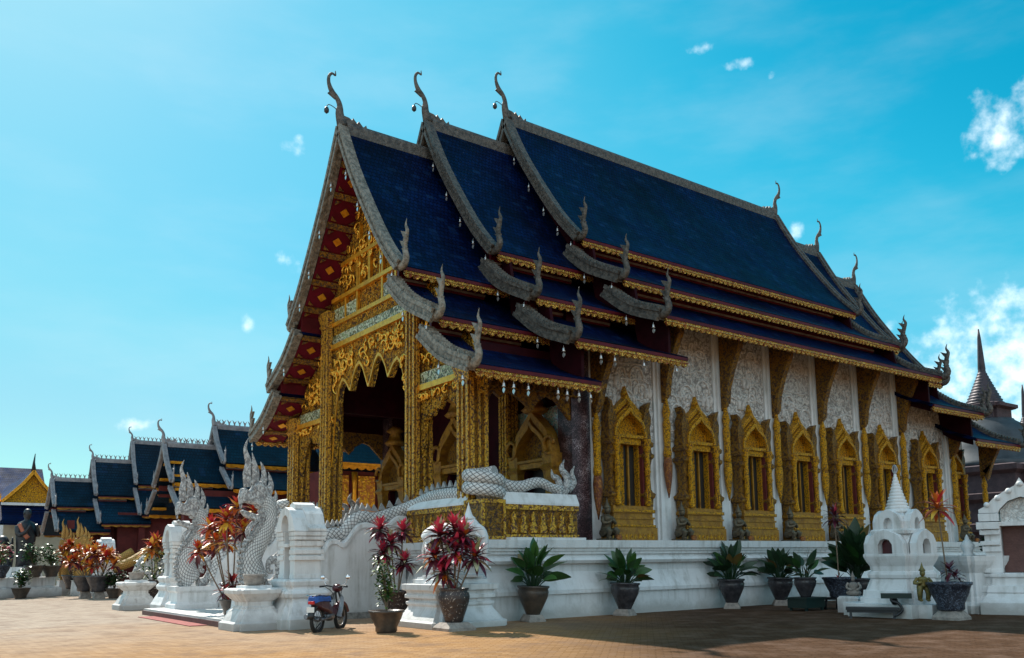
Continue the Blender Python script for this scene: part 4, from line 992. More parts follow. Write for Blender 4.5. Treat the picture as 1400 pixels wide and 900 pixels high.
for s_, lab in ((-1, 'white rearing naga serpent on the right side of the temple stairs, nearer the motorbike'), (1, 'white rearing naga serpent on the far left side of the temple stairs')):
    ng = thing('naga_statue', lab, 'naga statue', (-4.42, s_*2.75, .18), 0, 'white naga serpents flanking the steps')
    b = MB(); b.rects([(0, .62, .5), (.12, .62, .5), (.2, .54, .43), (.45, .52, .41), (.52, .58, .47), (.64, .58, .47)], .35, 0); b.build('base', W, ng)
    hold = bpy.data.objects.new('serpent', None); hold.parent = ng; COL.objects.link(hold); hold.location = (.08, 0, .62); hold.scale = (.74, .74, 1)
    naga_parts(hold)
    bd = MB(); bd.M = Matrix.Translation((4.42, -s_*2.75, -.18))
    P = [(-3.5, 2.62, 1.0), (-3.3, 2.62, 1.65), (-3.0, 2.62, 2.02), (-2.65, 2.62, 1.85), (-2.35, 2.62, 2.15), (-2.05, 2.62, 2.24), (-1.8, 2.62, 2.25), (-1.5, 2.62, 2.58), (-1.2, 2.62, 2.70), (-.85, 2.65, 2.66), (-.4, 2.7, 2.78), (.05, 2.85, 2.95), (.25, 3.3, 3.1), (.25, 3.9, 3.2), (.25, 4.5, 3.22), (.25, 5.1, 3.2), (.28, 5.6, 3.12)]
    c = crv(P, 4); bd.tube([(x, s_*y, z-.02) for x, y, z in c], .175, 12)
    for i in range(4, len(c)-2, 2):
        x, y, z = c[i]
        bd.prism([(x-.1, z+.17), (x-.02, z+.36), (x+.12, z+.17)], 1, s_*y-.03, s_*y+.03) if i < 46 else bd.prism([(s_*y-.1, z+.17), (s_*y+.02, z+.34), (s_*y+.12, z+.17)], 0, x-.03, x+.03)
    # two stacked coils on the corner post, then the tail along the side parapet
    h = [(.31+.40*math.cos(t), s_*(6.24+.36*math.sin(t)), 3.09+.5*t/(4*math.pi)*1.2) for t in np.linspace(-1.6, 4*math.pi-.2, 40)]
    bd.tube(h, .17, 12)
    T = crv([(.72, 6.28, 3.42), (1.0, 6.33, 3.32), (1.4, 6.34, 3.32), (1.75, 6.34, 3.42), (2.05, 6.34, 3.45), (2.4, 6.34, 3.33), (2.7, 6.34, 3.3)], 4)
    bd.tube([(x, s_*y, z) for x, y, z in T], [float(np.interp(i/len(T), (0, 1), (.17, .11))) for i in range(len(T))], 12)
    bd.build('body', WSCALE, ng)
    tl = MB(); tl.M = Matrix.Translation((4.42, -s_*2.75, -.18))
    for pts, rad in (([(2.5, 3.22), (2.85, 3.3), (2.95, 3.6), (2.75, 3.85), (2.85, 4.1)], [.14, .15, .13, .09, .01]), ([(2.7, 3.3), (2.62, 3.55), (2.45, 3.65), (2.4, 3.82)], [.12, .11, .07, .01]),
                     ([(2.95, 3.3), (3.15, 3.5), (3.1, 3.75), (3.2, 3.95)], [.12, .11, .07, .01]), ([(2.5, 3.25), (2.35, 3.38), (2.3, 3.5)], [.1, .07, .01])):
        c2 = crv(pts, 4); tl.tube([(a, s_*6.34, b) for a, b in c2], [float(np.interp(i/4, range(len(rad)), rad)) for i in range(len(c2))], 8, sx=.6, side=(0, 1, 0))
    tl.build('tail', NCARVE, ng)

# ------------------------------------------------------------------ niche pillars by the stairs
def make_niche_pillar(par, s=1):
    b = MB()
    b.redent([(0, .78), (.22, .78), (.3, .72), (.42, .66), (.58, .56), (.66, .54), (.70, .60), (.78, .63), (.84, .60), (.88, .54), (.92, .54), (.97, .58), (1.05, .60), (1.10, .55)], 0, 0, .8); b.build('base', W, par, .012)
    sh = MB()
    for sy in (-1, 1): sh.box(-.45, sy*.30-.14 if sy < 0 else .16, 1.1, .46, sy*.30+.14 if sy > 0 else -.16, 2.18)
    sh.box(.1, -.16, 1.1, .455, .16, 2.18)
    for sy in (-1, 1):
        for z0, z1, o in ((1.1, 1.2, .03), (1.52, 1.62, .07), (1.66, 1.76, .06), (1.84, 1.96, .05), (1.98, 2.06, .09), (2.07, 2.17, .11)):
            y0, y1 = sorted((sy*.17, sy*(.44+o))); sh.box(-.45-o*.6, y0, z0, .46+o, y1, z1)
    sh.box(-.5, -.165, 1.82, .1, .165, 1.9)
    sh.build('shaft', WOLD, par, .01)
    rf = MB()
    o = [(-.56, 2.18), (-.56, 2.24), (-.46, 2.34), (-.36, 2.58), (-.22, 2.72), (0, 2.78), (.22, 2.72), (.36, 2.58), (.46, 2.34), (.56, 2.24), (.56, 2.18)]
    rf.prism(o, 0, -.06, .56)
    hood = [(-.56, 2.175), (-.50, 2.3), (-.40, 2.48), (-.24, 2.66), (0, 2.74), (.24, 2.66), (.40, 2.48), (.50, 2.3), (.56, 2.175), (.20, 2.175), (.2, 2.36), (.13, 2.5), (0, 2.56), (-.13, 2.5), (-.2, 2.36), (-.20, 2.175)]
    rf.prism(hood, 0, -.55, -.061)
    rf.prism([(-.16, 2.7), (-.16, 2.8), (0, 2.86), (.16, 2.8), (.16, 2.7)], 0, -.3, .4)
    rf.build('niche_roof', W, par, .01)
def squash(par):
    for c in par.children: c.scale = (.86, 1, 1) if c.name.startswith('base') else (.70, 1.03, 1)
p1 = thing('niche_pillar', 'white pillar with arched lamp niche standing beside the parked motorbike', 'pillar', (-3.85, -4.75, 0), 0, 'white niche pillars at the stairs'); make_niche_pillar(p1); squash(p1)
dup(p1, (-3.9, 4.85, 0), 0, 'white niche pillar mostly hidden behind the left naga serpent')
dup(p1, (-2.4, 23.1, 0), 0, 'white niche pillar before the distant hall, between two gilded nagas and dark shrub')
# low pedestals with incense bowls
def make_pedestal(par):
    b = MB(); b.redent([(0, .62), (.16, .62), (.2, .56), (.42, .44), (.46, .38), (.50, .38), (.52, .34), (.62, .34), (.64, .38), (.76, .50), (.80, .54), (.88, .55), (.91, .5)], 0, 0, .8)
    b.build('base', WOLD, par, .01)
    c = MB(); c.rects([(.905, .3, .3), (.97, .3, .3)]); c.build('top_slab', W, par)
bowl = MB(); bowl.lathe([(.12, 0), (.2, .02), (.235, .1), (.22, .18), (.25, .21), (.25, .25), (.2, .25), (.17, .15), (.02, .14)], 18)
pd1 = thing('low_pedestal', 'low white stepped pedestal in front of the right naga beneath a red croton', 'pedestal', (-4.83, -4.5, 0), 0, 'low white pedestals flanking the steps'); make_pedestal(pd1)
dup(pd1, (-4.6, 7.2, 0), 0, 'low white stepped pedestal at the left end of the steps beside a patterned pot')
b1 = tag(bowl.build('incense_bowl', CONC), 'grey stone incense bowl on the low pedestal nearer the motorbike', 'bowl', 'stone incense bowls'); b1.location = (-4.83, -4.5, .97)
dup(b1, (-4.6, 7.2, .97), 0, 'grey stone incense bowl on the left low pedestal')

# ------------------------------------------------------------------ statue pedestal and lion
sp = thing('statue_pedestal', 'broad white moulded pedestal at the temple corner carrying a white elephant', 'pedestal', (-1.12, -6.9, 0))
b = MB(); b.redent([(0, 1.0), (.13, 1.0), (.16, .93), (.4, .76), (.46, .74), (.5, .78), (.55, .78), (.57, .72), (.62, .72), (.64, .80), (.71, .80), (.73, .76), (.8, .78), (.82, .85), (.95, .86)], 0, 0, .85)
b.build('base', W, sp, .01); b = MB(); b.rects([(.955, .62, .62), (1.05, .62, .62), (1.06, .55, .55), (1.1, .55, .55)]); b.build('top_slab', W, sp)
ln = thing('elephant_statue', 'white elephant statue on the broad pedestal behind the tall pink cordyline', 'elephant statue', (-1.12, -6.9, 1.1), R(-50))
lb = MB()
lb.tube(crv([(-.52, 0, .72), (-.4, 0, .84), (-.1, 0, .92), (.2, 0, .93), (.36, 0, .98)], 4), [.10, .2, .27, .30, .32, .33, .33, .33, .32, .31, .30, .29, .28, .27, .26, .25, .22], 16)
lb.ball((.5, 0, 1.1), (.23, .2, .25), 14, 9)
for sy in (-1, 1):
    lb.tube([(-.38, sy*.17, .8), (-.36, sy*.18, .45), (-.38, sy*.18, .22), (-.37, sy*.18, .045)], [.17, .14, .115, .125], 12)
    lb.tube([(.24, sy*.17, .8), (.26, sy*.18, .45), (.25, sy*.18, .22), (.26, sy*.18, .045)], [.16, .13, .11, .12], 12)
    lb.loft([[(.38+q, sy*(.2+o), 1.08+k) for q, k in ((.02, .2), (-.14, .22), (-.26, .08), (-.22, -.14), (-.08, -.28), (.04, -.12))] for o in (0, .03)])
    lb.tube(crv([(.66, sy*.09, .98), (.78, sy*.12, .88), (.9, sy*.12, .92)], 3), [.04, .04, .035, .03, .025, .02, .008], 7)
    lb.ball((.64, sy*.14, 1.16), .025, 6, 4)
lb.tube(crv([(.62, 0, 1.12), (.78, 0, 1.0), (.84, 0, .72), (.82, 0, .42), (.86, 0, .22), (.98, 0, .18)], 4), [float(np.interp(i/20, (0, 1), (.13, .045))) for i in range(21)], 10)
lb.lathe([(.16, 0), (.17, .04), (.1, .09), (.06, .2), (.015, .34), (.003, .4)], 12, (.46, 0, 1.3))
lb.tube(crv([(-.58, 0, .85), (-.66, 0, .6), (-.62, 0, .38)], 3), [.035, .03, .03, .025, .025, .03, .02], 6)
lb.build('body', W, ln)
rb = MB(); rb.rects([(0, .66, .38), (.045, .66, .38)], .12, 0); rb.build('base_slab', W, ln)

# ------------------------------------------------------------------ plants
def pot_mesh(kind, s=1):
    if kind == 'urn':      prof = [(.16, .0), (.2, .02), (.22, .1), (.33, .42), (.35, .55), (.33, .63), (.29, .66), (.33, .70), (.33, .73), (.26, .73), (.24, .62), (.02, .60)]
    elif kind == 'bowl':   prof = [(.2, 0), (.24, .03), (.24, .12), (.33, .3), (.37, .42), (.4, .44), (.4, .48), (.33, .48), (.31, .4), (.02, .38)]
    else:                  prof = [(.17, 0), (.19, .05), (.26, .2), (.36, .42), (.385, .55), (.36, .62), (.40, .65), (.40, .69), (.33, .69), (.3, .6), (.02, .58)]
    mb = MB(); mb.lathe([(a*s, b*s) for a, b in prof], 22); return mb, prof[-1][1]*s
def foot(h=.16): 
    mb = MB(); mb.rects([(0, .23, .23), (.04, .23, .23), (h, .17, .17)]); return mb
def add_pot(par, kind, mt, s=1, footh=0):
    z = 0
    if footh: foot(footh).build('pot_foot', CONC, par); z = footh
    mb, top = pot_mesh(kind, s); mb2 = mb; mb2.v = [(x, y, zz+z) for x, y, zz in mb.v]; mb2.build('pot', mt, par)
    so_ = MB(); so_.lathe([(.25*s, z+top-.04), (.25*s, z+top+.02)], 16); so_.build('soil', SOIL, par)
    return z+top
def canna(par, z, h, n, rg, mats=LEAF, spread=1, lw=.11):
    mb = MB(); st = MB()
    for i in range(n):
        a = i*2.4+rg.uniform(-.4, .4); t = (i+.5)/n; lean = (.1+.95*t)*spread*rg.uniform(.8, 1.15); hh = h*(.62-.42*t)*rg.uniform(.75, 1.2)
        b = Vector((math.cos(a)*.07, math.sin(a)*.07, z)); e = b+Vector((math.cos(a)*lean*.30, math.sin(a)*lean*.30, hh))
        st.tube(crv([b, b.lerp(e, .5)+Vector((0, 0, .05)), e], 3), [.014]*7, 5)
        d = Vector((math.cos(a)*(.15+lean*.9), math.sin(a)*(.15+lean*.9), 1.0-lean*.55))
        mb.mi = rg.choices((0, 1, 2), (.78, .15, .07))[0]
        mb.leaf(e-d*.05, d, h*rg.uniform(.34, .54), lw*rg.uniform(.85, 1.3), droop=.5*lean+.1, seg=6, fold=.12, tip=.3, roll=rg.uniform(-1.1, 1.1))
    st.build('stems', LEAFD, par); mb.sheet = True; mb.build('foliage', [mats, LEAFL if mats is LEAF else LEAF, LEAFB], par)
def rosette(mb, c, n, L, rg, upness=(.1, 1.2), wd=.045, pal=((0, .3), (1, .7))):
    for i in range(n):
        t = i/n; a = i*2.4+rg.uniform(-.3, .3); el = upness[1]+(upness[0]-upness[1])*t+rg.uniform(-.15, .15)
        d = Vector((math.cos(a)*math.cos(el), math.sin(a)*math.cos(el), math.sin(el)))
        acc = 0; q = rg.random()
        inner = t < .38
        ch = pal[0] if inner else pal[1]
        mb.mi = rg.choices([m for m, _ in ch], [w_ for _, w_ in ch])[0]
        mb.leaf(Vector(c)+Vector((0, 0, -t*.16)), d, L*rg.uniform(.7, 1.1)*(.75 if inner else 1), wd*rg.uniform(.8, 1.25), droop=rg.uniform(.5, 1.3)*(1 if not inner else .3), seg=5, fold=.35)
CPAL = [PINK, DMAR, ORNG, YELL, CRED, LEAF, LPALE]
def cordyline(par, z, heads, rg, L=.38, n=26, pal=((((0, 1),)), ((1, .7), (0, .15), (2, .15))), wd=.042, low=0):
    st = MB(); fo = MB(); fo.sheet = True
    for hx, hy, hz in heads:
        st.tube(crv([(hx*.15, hy*.15, z), (hx*.6, hy*.6, z+(hz-z)*.5), (hx, hy, hz)], 4), .018, 6)
        rosette(fo, (hx, hy, hz), n, L, rg, (-.5, 1.35), wd, pal)
    if low: rosette(fo, (0, 0, z+.1), low, .3, rg, (.1, 1.2), .03, (((1, .7), (4, .3)), ((1, 1),)))
    st.build('stems', STEM, par); fo.build('foliage', CPAL, par)
def shrub(par, z, r, h, n, rg, mats=LEAF2, cz=.6, lw=.05, ll=.12, stems=5):
    st = MB(); fo = MB(); fo.sheet = True
    tips = []
    for i in range(stems):
        a = rg.uniform(0, 6.283); q = r*rg.uniform(.2, .8)
        e = Vector((math.cos(a)*q, math.sin(a)*q, z+h*rg.uniform(.5, .98))); st.tube(crv([(0, 0, z), (e.x*.4, e.y*.4, z+(e.z-z)*.55), tuple(e)], 3), [.018]*4+[.012]*2+[.006], 5); tips.append(e)
    for i in range(n):
        t = rg.choice(tips); k = rg.uniform(.35, 1.05); p = Vector((t.x*k, t.y*k, z+(t.z-z)*k))+Vector((rg.gauss(0, r*.22), rg.gauss(0, r*.22), rg.gauss(0, h*.07)))
        a = rg.uniform(0, 6.283); el = rg.uniform(-.4, .9)
        fo.mi = rg.randrange(len(mats)) if isinstance(mats, list) else 0
        fo.leaf(p, (math.cos(a)*math.cos(el), math.sin(a)*math.cos(el), math.sin(el)), ll*rg.uniform(.7, 1.3), lw*rg.uniform(.7, 1.2), droop=.5, seg=3, fold=.2)
    st.build('stems', STEM, par); fo.build('foliage', mats, par)
def plant(label, loc, rz=0, group='potted plants around the temple', cat='potted plant', name='potted_plant'):
    return thing(name, label, cat, loc, rz, group)

GP = 'broad leaved potted plants along the plinth'
for (x, y, h, n, sd_, lab) in ((.98, -7.28, .95, 26, 1, 'broad leaved green plant in footed pot below the parapet corner post'),
                             (4.0, -7.28, .9, 26, 2, 'broad leaved green plant in footed pot below the first gold window'),
                             (8.3, -7.25, .95, 30, 3, 'bushy broad leaved plant in footed pot below the second gold window'),
                             (10.5, -7.3, .95, 30, 4, 'dense broad leaved plant in footed pot below the third gold window')):
    p = plant(lab, (x, y, 0), group=GP); rg = random.Random(sd_)
    p.rotation_euler = (rg.uniform(-.03, .03), rg.uniform(-.03, .03), rg.uniform(0, 6)); z = add_pot(p, 'tall', POTD if sd_ > 1 else TERR, .98, .17); canna(p, z, h*(1.3, 1.12, 1.2, 1.08)[sd_-1], n+10, rg, LEAF if sd_ < 3 else LEAFD, lw=.125, spread=1.15)
# tables pots at right
gb = thing('plant_stand', 'low dark green box stand under a small pot by the plinth', 'plant stand', (8.85, -9.35, 0))
b = MB(); b.box(-.42, -.3, .08, .42, .3, .32); b.box(-.46, -.34, .32, .46, .34, .36)
for sx in (-.38, .32):
    for sy in (-.27, .21): b.box(sx, sy, 0, sx+.06, sy+.06, .08)
b.build('box', GREENBOX, gb)
p = plant('small spindly plant in dark pot on the green box stand', (8.85, -9.35, .36), group='potted plants near the white shrine'); rg = random.Random(21)
z = add_pot(p, 'tall', POTD, .78); canna(p, z, .95, 14, rg, LEAFD, lw=.10, spread=1.1)
ps = thing('plant_stand', 'black four legged stand holding a wide blue bowl planter', 'plant stand', (9.85, -9.75, 0))
b = MB(); b.box(-.36, -.36, .27, .36, .36, .33)
for sx in (-1, 1):
    for sy in (-1, 1): b.tube([(sx*.3, sy*.3, 0), (sx*.26, sy*.26, .27)], [.045, .035], 6)
b.build('frame', IRON, ps)
p = plant('tall single stemmed dark red cordyline in a wide blue bowl left of the white shrine', (9.85, -9.75, .33), group='potted plants near the white shrine'); rg = random.Random(22)
z = add_pot(p, 'bowl', POTB, 1.15); cordyline(p, z, [(.03, .05, 2.3)], rg, L=.46, n=34, pal=(((0, .4), (1, .6)), ((1, 1),)), low=10)
p = plant('big dark bushy plant behind the blue bowl planter beside the white shrine', (12.3, -8.75, 0), group='potted plants near the white shrine'); rg = random.Random(23)
z = add_pot(p, 'tall', POTD, 1.0, .1); canna(p, z, 1.75, 60, rg, LEAFD, lw=.2, spread=.8)
# right foreground pot
p = plant('tall thin cordyline with red and orange crown in dark patterned pot', (7.95, -13.78, 0), group='potted plants near the white shrine'); rg = random.Random(24)
b = MB(); b.rects([(0, .3, .3), (.06, .3, .3), (.2, .2, .2)]); b.build('pot_foot', CONC, p)
mb, top = pot_mesh('bowl', 1.22); mb.v = [(x, y, zz*1.1+.2) for x, y, zz in mb.v]; mb.build('pot', POTB, p)
z = .2+top*1.1+.02; so_ = MB(); so_.lathe([(.35, z-.04), (.35, z)], 16); so_.build('soil', SOIL, p)
cordyline(p, z, [(-.02, .12, 2.62)], rg, L=.55, n=30, pal=(((4, .6), (2, .4)), ((2, .45), (4, .35), (3, .2))), wd=.055)
fo = MB(); fo.sheet = True
rosette(fo, (.02, -.02, z+.42), 18, .34, rg, (-.5, 1.0), .045, (((1, 1),), ((1, 1),))); rosette(fo, (.15, -.1, z+.28), 12, .3, rg, (-.3, 1.0), .04, (((1, 1),), ((1, 1),)))
fo.build('lower_foliage', CPAL, p)
# cordyline in front of the lion pedestal
p = plant('tall pink cordyline with hanging orange leaves in brown urn before the elephant pedestal', (-1.78, -8.1, 0), group='red leaved cordylines'); rg = random.Random(31)
b = MB(); b.rects([(0, .34, .34), (.06, .34, .34), (.17, .22, .22)]); b.build('pot_foot', CONC, p)
mb, top = pot_mesh('urn', .98); mb.v = [(x, y, zz+.17) for x, y, zz in mb.v]; mb.build('pot', POTP, p); z = .17+top
so_ = MB(); so_.lathe([(.22, z-.03), (.22, z+.02)], 16); so_.build('soil', SOIL, p)
cordyline(p, z, [(-.22, .2, 2.08), (.12, .1, 2.2), (.12, -.22, 2.05), (.28, -.42, 1.62), (-.3, .28, 1.62), (-.02, -.12, 1.75), (-.12, .2, 1.3)], rg, L=.5, n=60, low=22, wd=.055,
          pal=(((0, .85), (6, .15)), ((1, .66), (0, .1), (2, .13), (6, .11))))
# cordyline behind with patterned pot
p = plant('tall pink cordyline in cream patterned pot against the white stair wall', (-1.2, -4.55, 0), group='red leaved cordylines'); rg = random.Random(32)
z = add_pot(p, 'bowl', POTP, 1.15, .2); cordyline(p, z, [(-.28, .38, 2.35), (.12, -.12, 2.28), (-.12, .1, 2.0), (.1, -.2, 1.5), (-.25, .25, 1.75)], rg, L=.44, n=56, wd=.052, pal=(((0, .85), (6, .15)), ((1, .7), (0, .17), (6, .13))))
p = plant('thin leafy green shrub in brown bowl pot right of the motorbike', (-3.1, -7.55, 0), group='potted shrubs'); rg = random.Random(33)
z = add_pot(p, 'bowl', TERR, .95); shrub(p, z, .34, 1.1, 330, rg, [LEAF2, LEAF, LEAF2], stems=7, lw=.04, ll=.11)
# croton behind the right pedestal
CRO = (((4, .4), (0, .2), (2, .2), (3, .2)), ((2, .3), (1, .22), (4, .2), (3, .28)))
p = plant('red and yellow croton tree between the two white nagas behind the low pedestal', (-4.35, -1.6, .18), group='crotons'); rg = random.Random(34)
z = add_pot(p, 'bowl', TERR, .8); cordyline(p, z, [(.05, -.1, 2.8), (.4, -.45, 2.65), (-.45, .45, 2.3), (-.2, .75, 1.95), (.35, -.75, 2.3), (-.3, -.3, 2.45), (.0, .55, 2.35), (-.6, .9, 1.7), (.2, -.2, 2.2), (-.1, .2, 1.9)], rg, L=.44, n=34, wd=.06, pal=CRO)
fo = MB(); fo.sheet = True; rosette(fo, (0, 0, z+.55), 36, .42, rg, (-.6, 1.2), .05, (((4, .7), (1, .3)), ((1, .7), (4, .3)))); rosette(fo, (-.1, .2, z+.35), 26, .4, rg, (-.5, 1.0), .05, (((1, 1),), ((1, .7), (4, .3)))); fo.build('lower_foliage', CPAL, p)
# croton in big pot left
p = plant('croton with red and yellow crown over pale leaves beside left pedestal', (-3.8, 8.1, 0), group='crotons'); rg = random.Random(35)
z = add_pot(p, 'bowl', POTP, 1.45, .25); cordyline(p, z, [(0, 0, 2.3), (-.2, -.25, 2.05), (.2, .25, 2.1)], rg, L=.55, n=34, wd=.07, pal=(((4, .5), (3, .3), (2, .2)), ((3, .35), (1, .3), (2, .2), (5, .15))))
fo = MB(); fo.sheet = True
for i in range(260):
    a = rg.uniform(0, 6.283); q = .62*math.sqrt(rg.random()); zz = z+rg.uniform(.0, 1.15); el = rg.uniform(-.3, 1); fo.mi = rg.choice((5, 5, 6, 5, 6))
    fo.leaf((math.cos(a)*q, math.sin(a)*q, zz), (math.cos(a)*math.cos(el), math.sin(a)*math.cos(el), math.sin(el)), rg.uniform(.15, .28), .05, .6, 3)
fo.build('lower_foliage', CPAL, p)
# distant crotons
for (x, y, sd_, lab) in ((-3.75, 20.1, 36, 'orange red croton bush in left of two dark pots before the distant hall'), (-3.45, 18.7, 37, 'taller orange croton bush in right of two dark pots before the distant hall'), (-3.3, 25.6, 38, 'orange and red croton bush behind the white platform, nearest the black monk')):
    p = plant(lab, (x, y, 0), group='crotons'); rg = random.Random(sd_)
    z = add_pot(p, 'bowl', POTD, 1.5, .3)
    zz = 2.0 if sd_ != 38 else 2.5
    cordyline(p, z, [(rg.uniform(-.7, .7), rg.uniform(-.7, .7), zz*rg.uniform(.75, 1.15)) for k in range(11)], rg, L=.5, n=24, wd=.08, pal=(((2, .5), (3, .35), (4, .15)), ((1, .3), (2, .4), (3, .15), (4, .15))))
# small shrubs at the left
for (x, y, z0, s_, sd_, lab) in ((-2.9, 18.3, 0, 1.0, 41, 'small dark shrub in low pot beside the distant niche pillar'), (-6.1, 22.1, 0, 1.1, 42, 'small clipped bonsai in round pot before the white platform'),
                              (-5.4, 23.6, .95, 1.25, 43, 'flat topped bonsai on the white platform, in front of the black monk'), (-4.6, 24.0, .95, 1.2, 44, 'leafy bonsai on the right end of the white platform'), (-6.9, 23.2, .95, 1.3, 45, 'pink flowered shrub in blue jar at the left end of the white platform')):
    p = plant(lab, (x, y, z0), group='small bonsai and shrubs'); rg = random.Random(sd_)
    z = add_pot(p, 'bowl', POTB if sd_ == 45 else TERR, .95*s_)
    shrub(p, z, .55*s_, .95*s_, 300, rg, {45: [LEAF2, LPALE, PINK], 41: [LEAFD, LEAF], 42: [LEAF, LEAFD, LEAF2]}.get(sd_, [LEAF, LEAF2, LEAF]), lw=.07, ll=.16, stems=8)

# ------------------------------------------------------------------ motorbike
def make_bike():
    t = thing('motorbike', 'small dark red and grey motorbike with blue seat cover parked by white pillar', 'motorbike', (-3.72, -6.1, 0), R(39)); t.scale = (.93, .93, .93)
    # local +x forward
    def wheel(x, nm='wheel'):
        w_ = MB(); R_ = .28
        w_.tube([(x+R_*math.cos(a), 0, R_+R_*math.sin(a)) for a in np.linspace(0, 2*math.pi, 29)], .045, 8, cap=False)
        o = w_.build(nm, RUBBER, t)
        r = MB(); r.tube([(x+.22*math.cos(a), 0, R_+.22*math.sin(a)) for a in np.linspace(0, 2*math.pi, 25)], .018, 6, cap=False)
        for k in range(10):
            a = k*math.pi/5; r.tube([(x, .0, R_), (x+.22*math.cos(a), 0, R_+.22*math.sin(a))], .006, 4)
        r.tube([(x, -.06, R_), (x, .06, R_)], .05, 10); r.build('rim', STEEL, o)
    wheel(-.6); wheel(.6)
    b = MB()
    b.loft([[(x, y*w_, z0+(z1-z0)*q) for y, q in ((-1, .2), (-.8, .9), (.8, .9), (1, .2), (.7, 0), (-.7, 0))] for x, w_, z0, z1 in ((-.85, .06, .62, .72), (-.6, .12, .52, .74), (-.25, .14, .42, .72), (.0, .10, .34, .56), (.2, .09, .34, .5), (.34, .05, .42, .6))])
    b.build('body', BRED, t, .02)
    e = MB(); e.ball((.0, 0, .33), (.2, .12, .12), 10, 7); e.tube([(-.1, .12, .28), (-.4, .15, .3), (-.85, .16, .36)], [.03, .05, .055], 8); e.tube([(-.6, -.1, .28), (-.1, -.08, .3)], .035, 6); e.tube([(-.6, .1, .28), (-.1, .08, .3)], .035, 6); e.build('engine', STEEL, t)
    f = MB(); f.tube([(.6, -.07, .28), (.52, -.07, .62), (.36, -.03, .92)], .025, 6); f.tube([(.6, .07, .28), (.52, .07, .62), (.36, .03, .92)], .025, 6); f.tube([(.36, 0, .86), (.33, 0, .98)], .03, 8); f.build('front_fork', IRON, t)
    ls = MB()
    for sy in (-1, 1):
        v = crv([(.36, sy*.08, .86), (.36, sy*.19, .74), (.30, sy*.21, .5), (.22, sy*.2, .3)], 4); v2 = [(x+.12*(1-i/16), y*.35, z+.02) for i, (x, y, z) in enumerate(v)]
        n = len(v); ls.add(v+v2+[(x-.015, y, z) for x, y, z in v]+[(x-.015, y, z) for x, y, z in v2], [(i, i+1, n+i+1, n+i) for i in range(n-1)]+[(2*n+i, 3*n+i, 3*n+i+1, 2*n+i+1) for i in range(n-1)]+[(i, 2*n+i, 2*n+i+1, i+1) for i in range(n-1)]+[(0, n, 3*n, 2*n), (n-1, 3*n-1, 4*n-1, 2*n-1) if False else (n-1, 2*n-1, 4*n-1, 3*n-1)])
    ls.build('leg_shield', BGREY, t)
    fd = MB(); A = np.linspace(.3, 2.6, 12)
    fd.tube([(.6+.33*math.cos(a), 0, .28+.33*math.sin(a)) for a in A], [.05]*12, 8, sx=1.6); fd.build('front_mudguard', BRED, t)
    fd = MB(); A = np.linspace(1.0, 3.0, 12); fd.tube([(-.6+.34*math.cos(a), 0, .28+.34*math.sin(a)) for a in A], [.05]*12, 8, sx=1.6); fd.build('rear_mudguard', IRON, t)
    st = MB(); st.loft([[(x, y*w_, z+dz) for y, dz in ((-1, 0), (-.85, .08), (.85, .08), (1, 0))] for x, w_, z in ((-.82, .11, .76), (-.6, .14, .745), (-.2, .14, .735), (.02, .09, .70))]); st.build('seat', IRON, t, .02)
    cl = MB(); cl.loft([[(x, y*w_, z+dz+rng.uniform(-.012, .012)) for y, dz in ((-1.08, -.07), (-1.02, -.0), (-.8, .04), (-.4, .06), (.1, .045), (.5, .06), (.8, .04), (1.02, -.0), (1.1, -.10))] for x, w_, z in ((-.86, .10, .74), (-.8, .13, .775), (-.6, .15, .765), (-.42, .155, .76), (-.24, .15, .755), (-.18, .13, .73))], closed=True); cl.build('seat_cover', BBLUE, t)
    h = MB(); h.tube(crv([(.2, -.34, 1.0), (.27, -.2, 1.02), (.33, 0, .98), (.27, .2, 1.02), (.2, .34, 1.0)], 4), .018, 6); h.tube([(.19, -.36, 1.0), (.22, -.26, 1.01)], .026, 6); h.tube([(.19, .36, 1.0), (.22, .26, 1.01)], .026, 6); h.build('handlebar', IRON, t)
    hl = MB(); hl.ball((.4, 0, .96), (.12, .13, .1), 10, 7); hl.build('headlight', BRED, t)
    cb = MB(); cb.tube(crv([(.25, .25, 1.0), (.38, .12, .86), (.34, .05, .6), (.1, .08, .4)], 4), .007, 5); cb.tube(crv([(.25, -.25, 1.0), (.42, -.1, .88), (.5, -.06, .6), (.6, -.08, .34)], 4), .007, 5); cb.build('cables', RUBBER, t)
    for sy in (-1, 1):
        mi = MB(); mi.tube(crv([(.27, sy*.22, 1.02), (.3, sy*.28, 1.12), (.28, sy*.32, 1.18)], 3), .009, 5); mi.ball((.28, sy*.33, 1.22), (.02, .07, .05), 10, 6); mi.build('mirror', CHROME, t)
    tlm = MB(); tlm.box(-.93, -.07, .64, -.86, .07, .71); tlm.build('tail_lamp', TAIL, t, .01)
    np_ = MB(); np_.box(-.945, -.09, .46, -.93, .09, .58); np_.build('number_plate', PLATEW, t)
    rk = MB(); rk.tube([(-.7, -.12, .84), (-.95, -.1, .84), (-.95, .1, .84), (-.7, .12, .84)], .012, 5); rk.build('rack', CHROME, t)
    ks = MB(); ks.tube([(-.05, .1, .28), (-.12, .3, .02)], .014, 5); ks.build('kickstand', IRON, t)
make_bike()

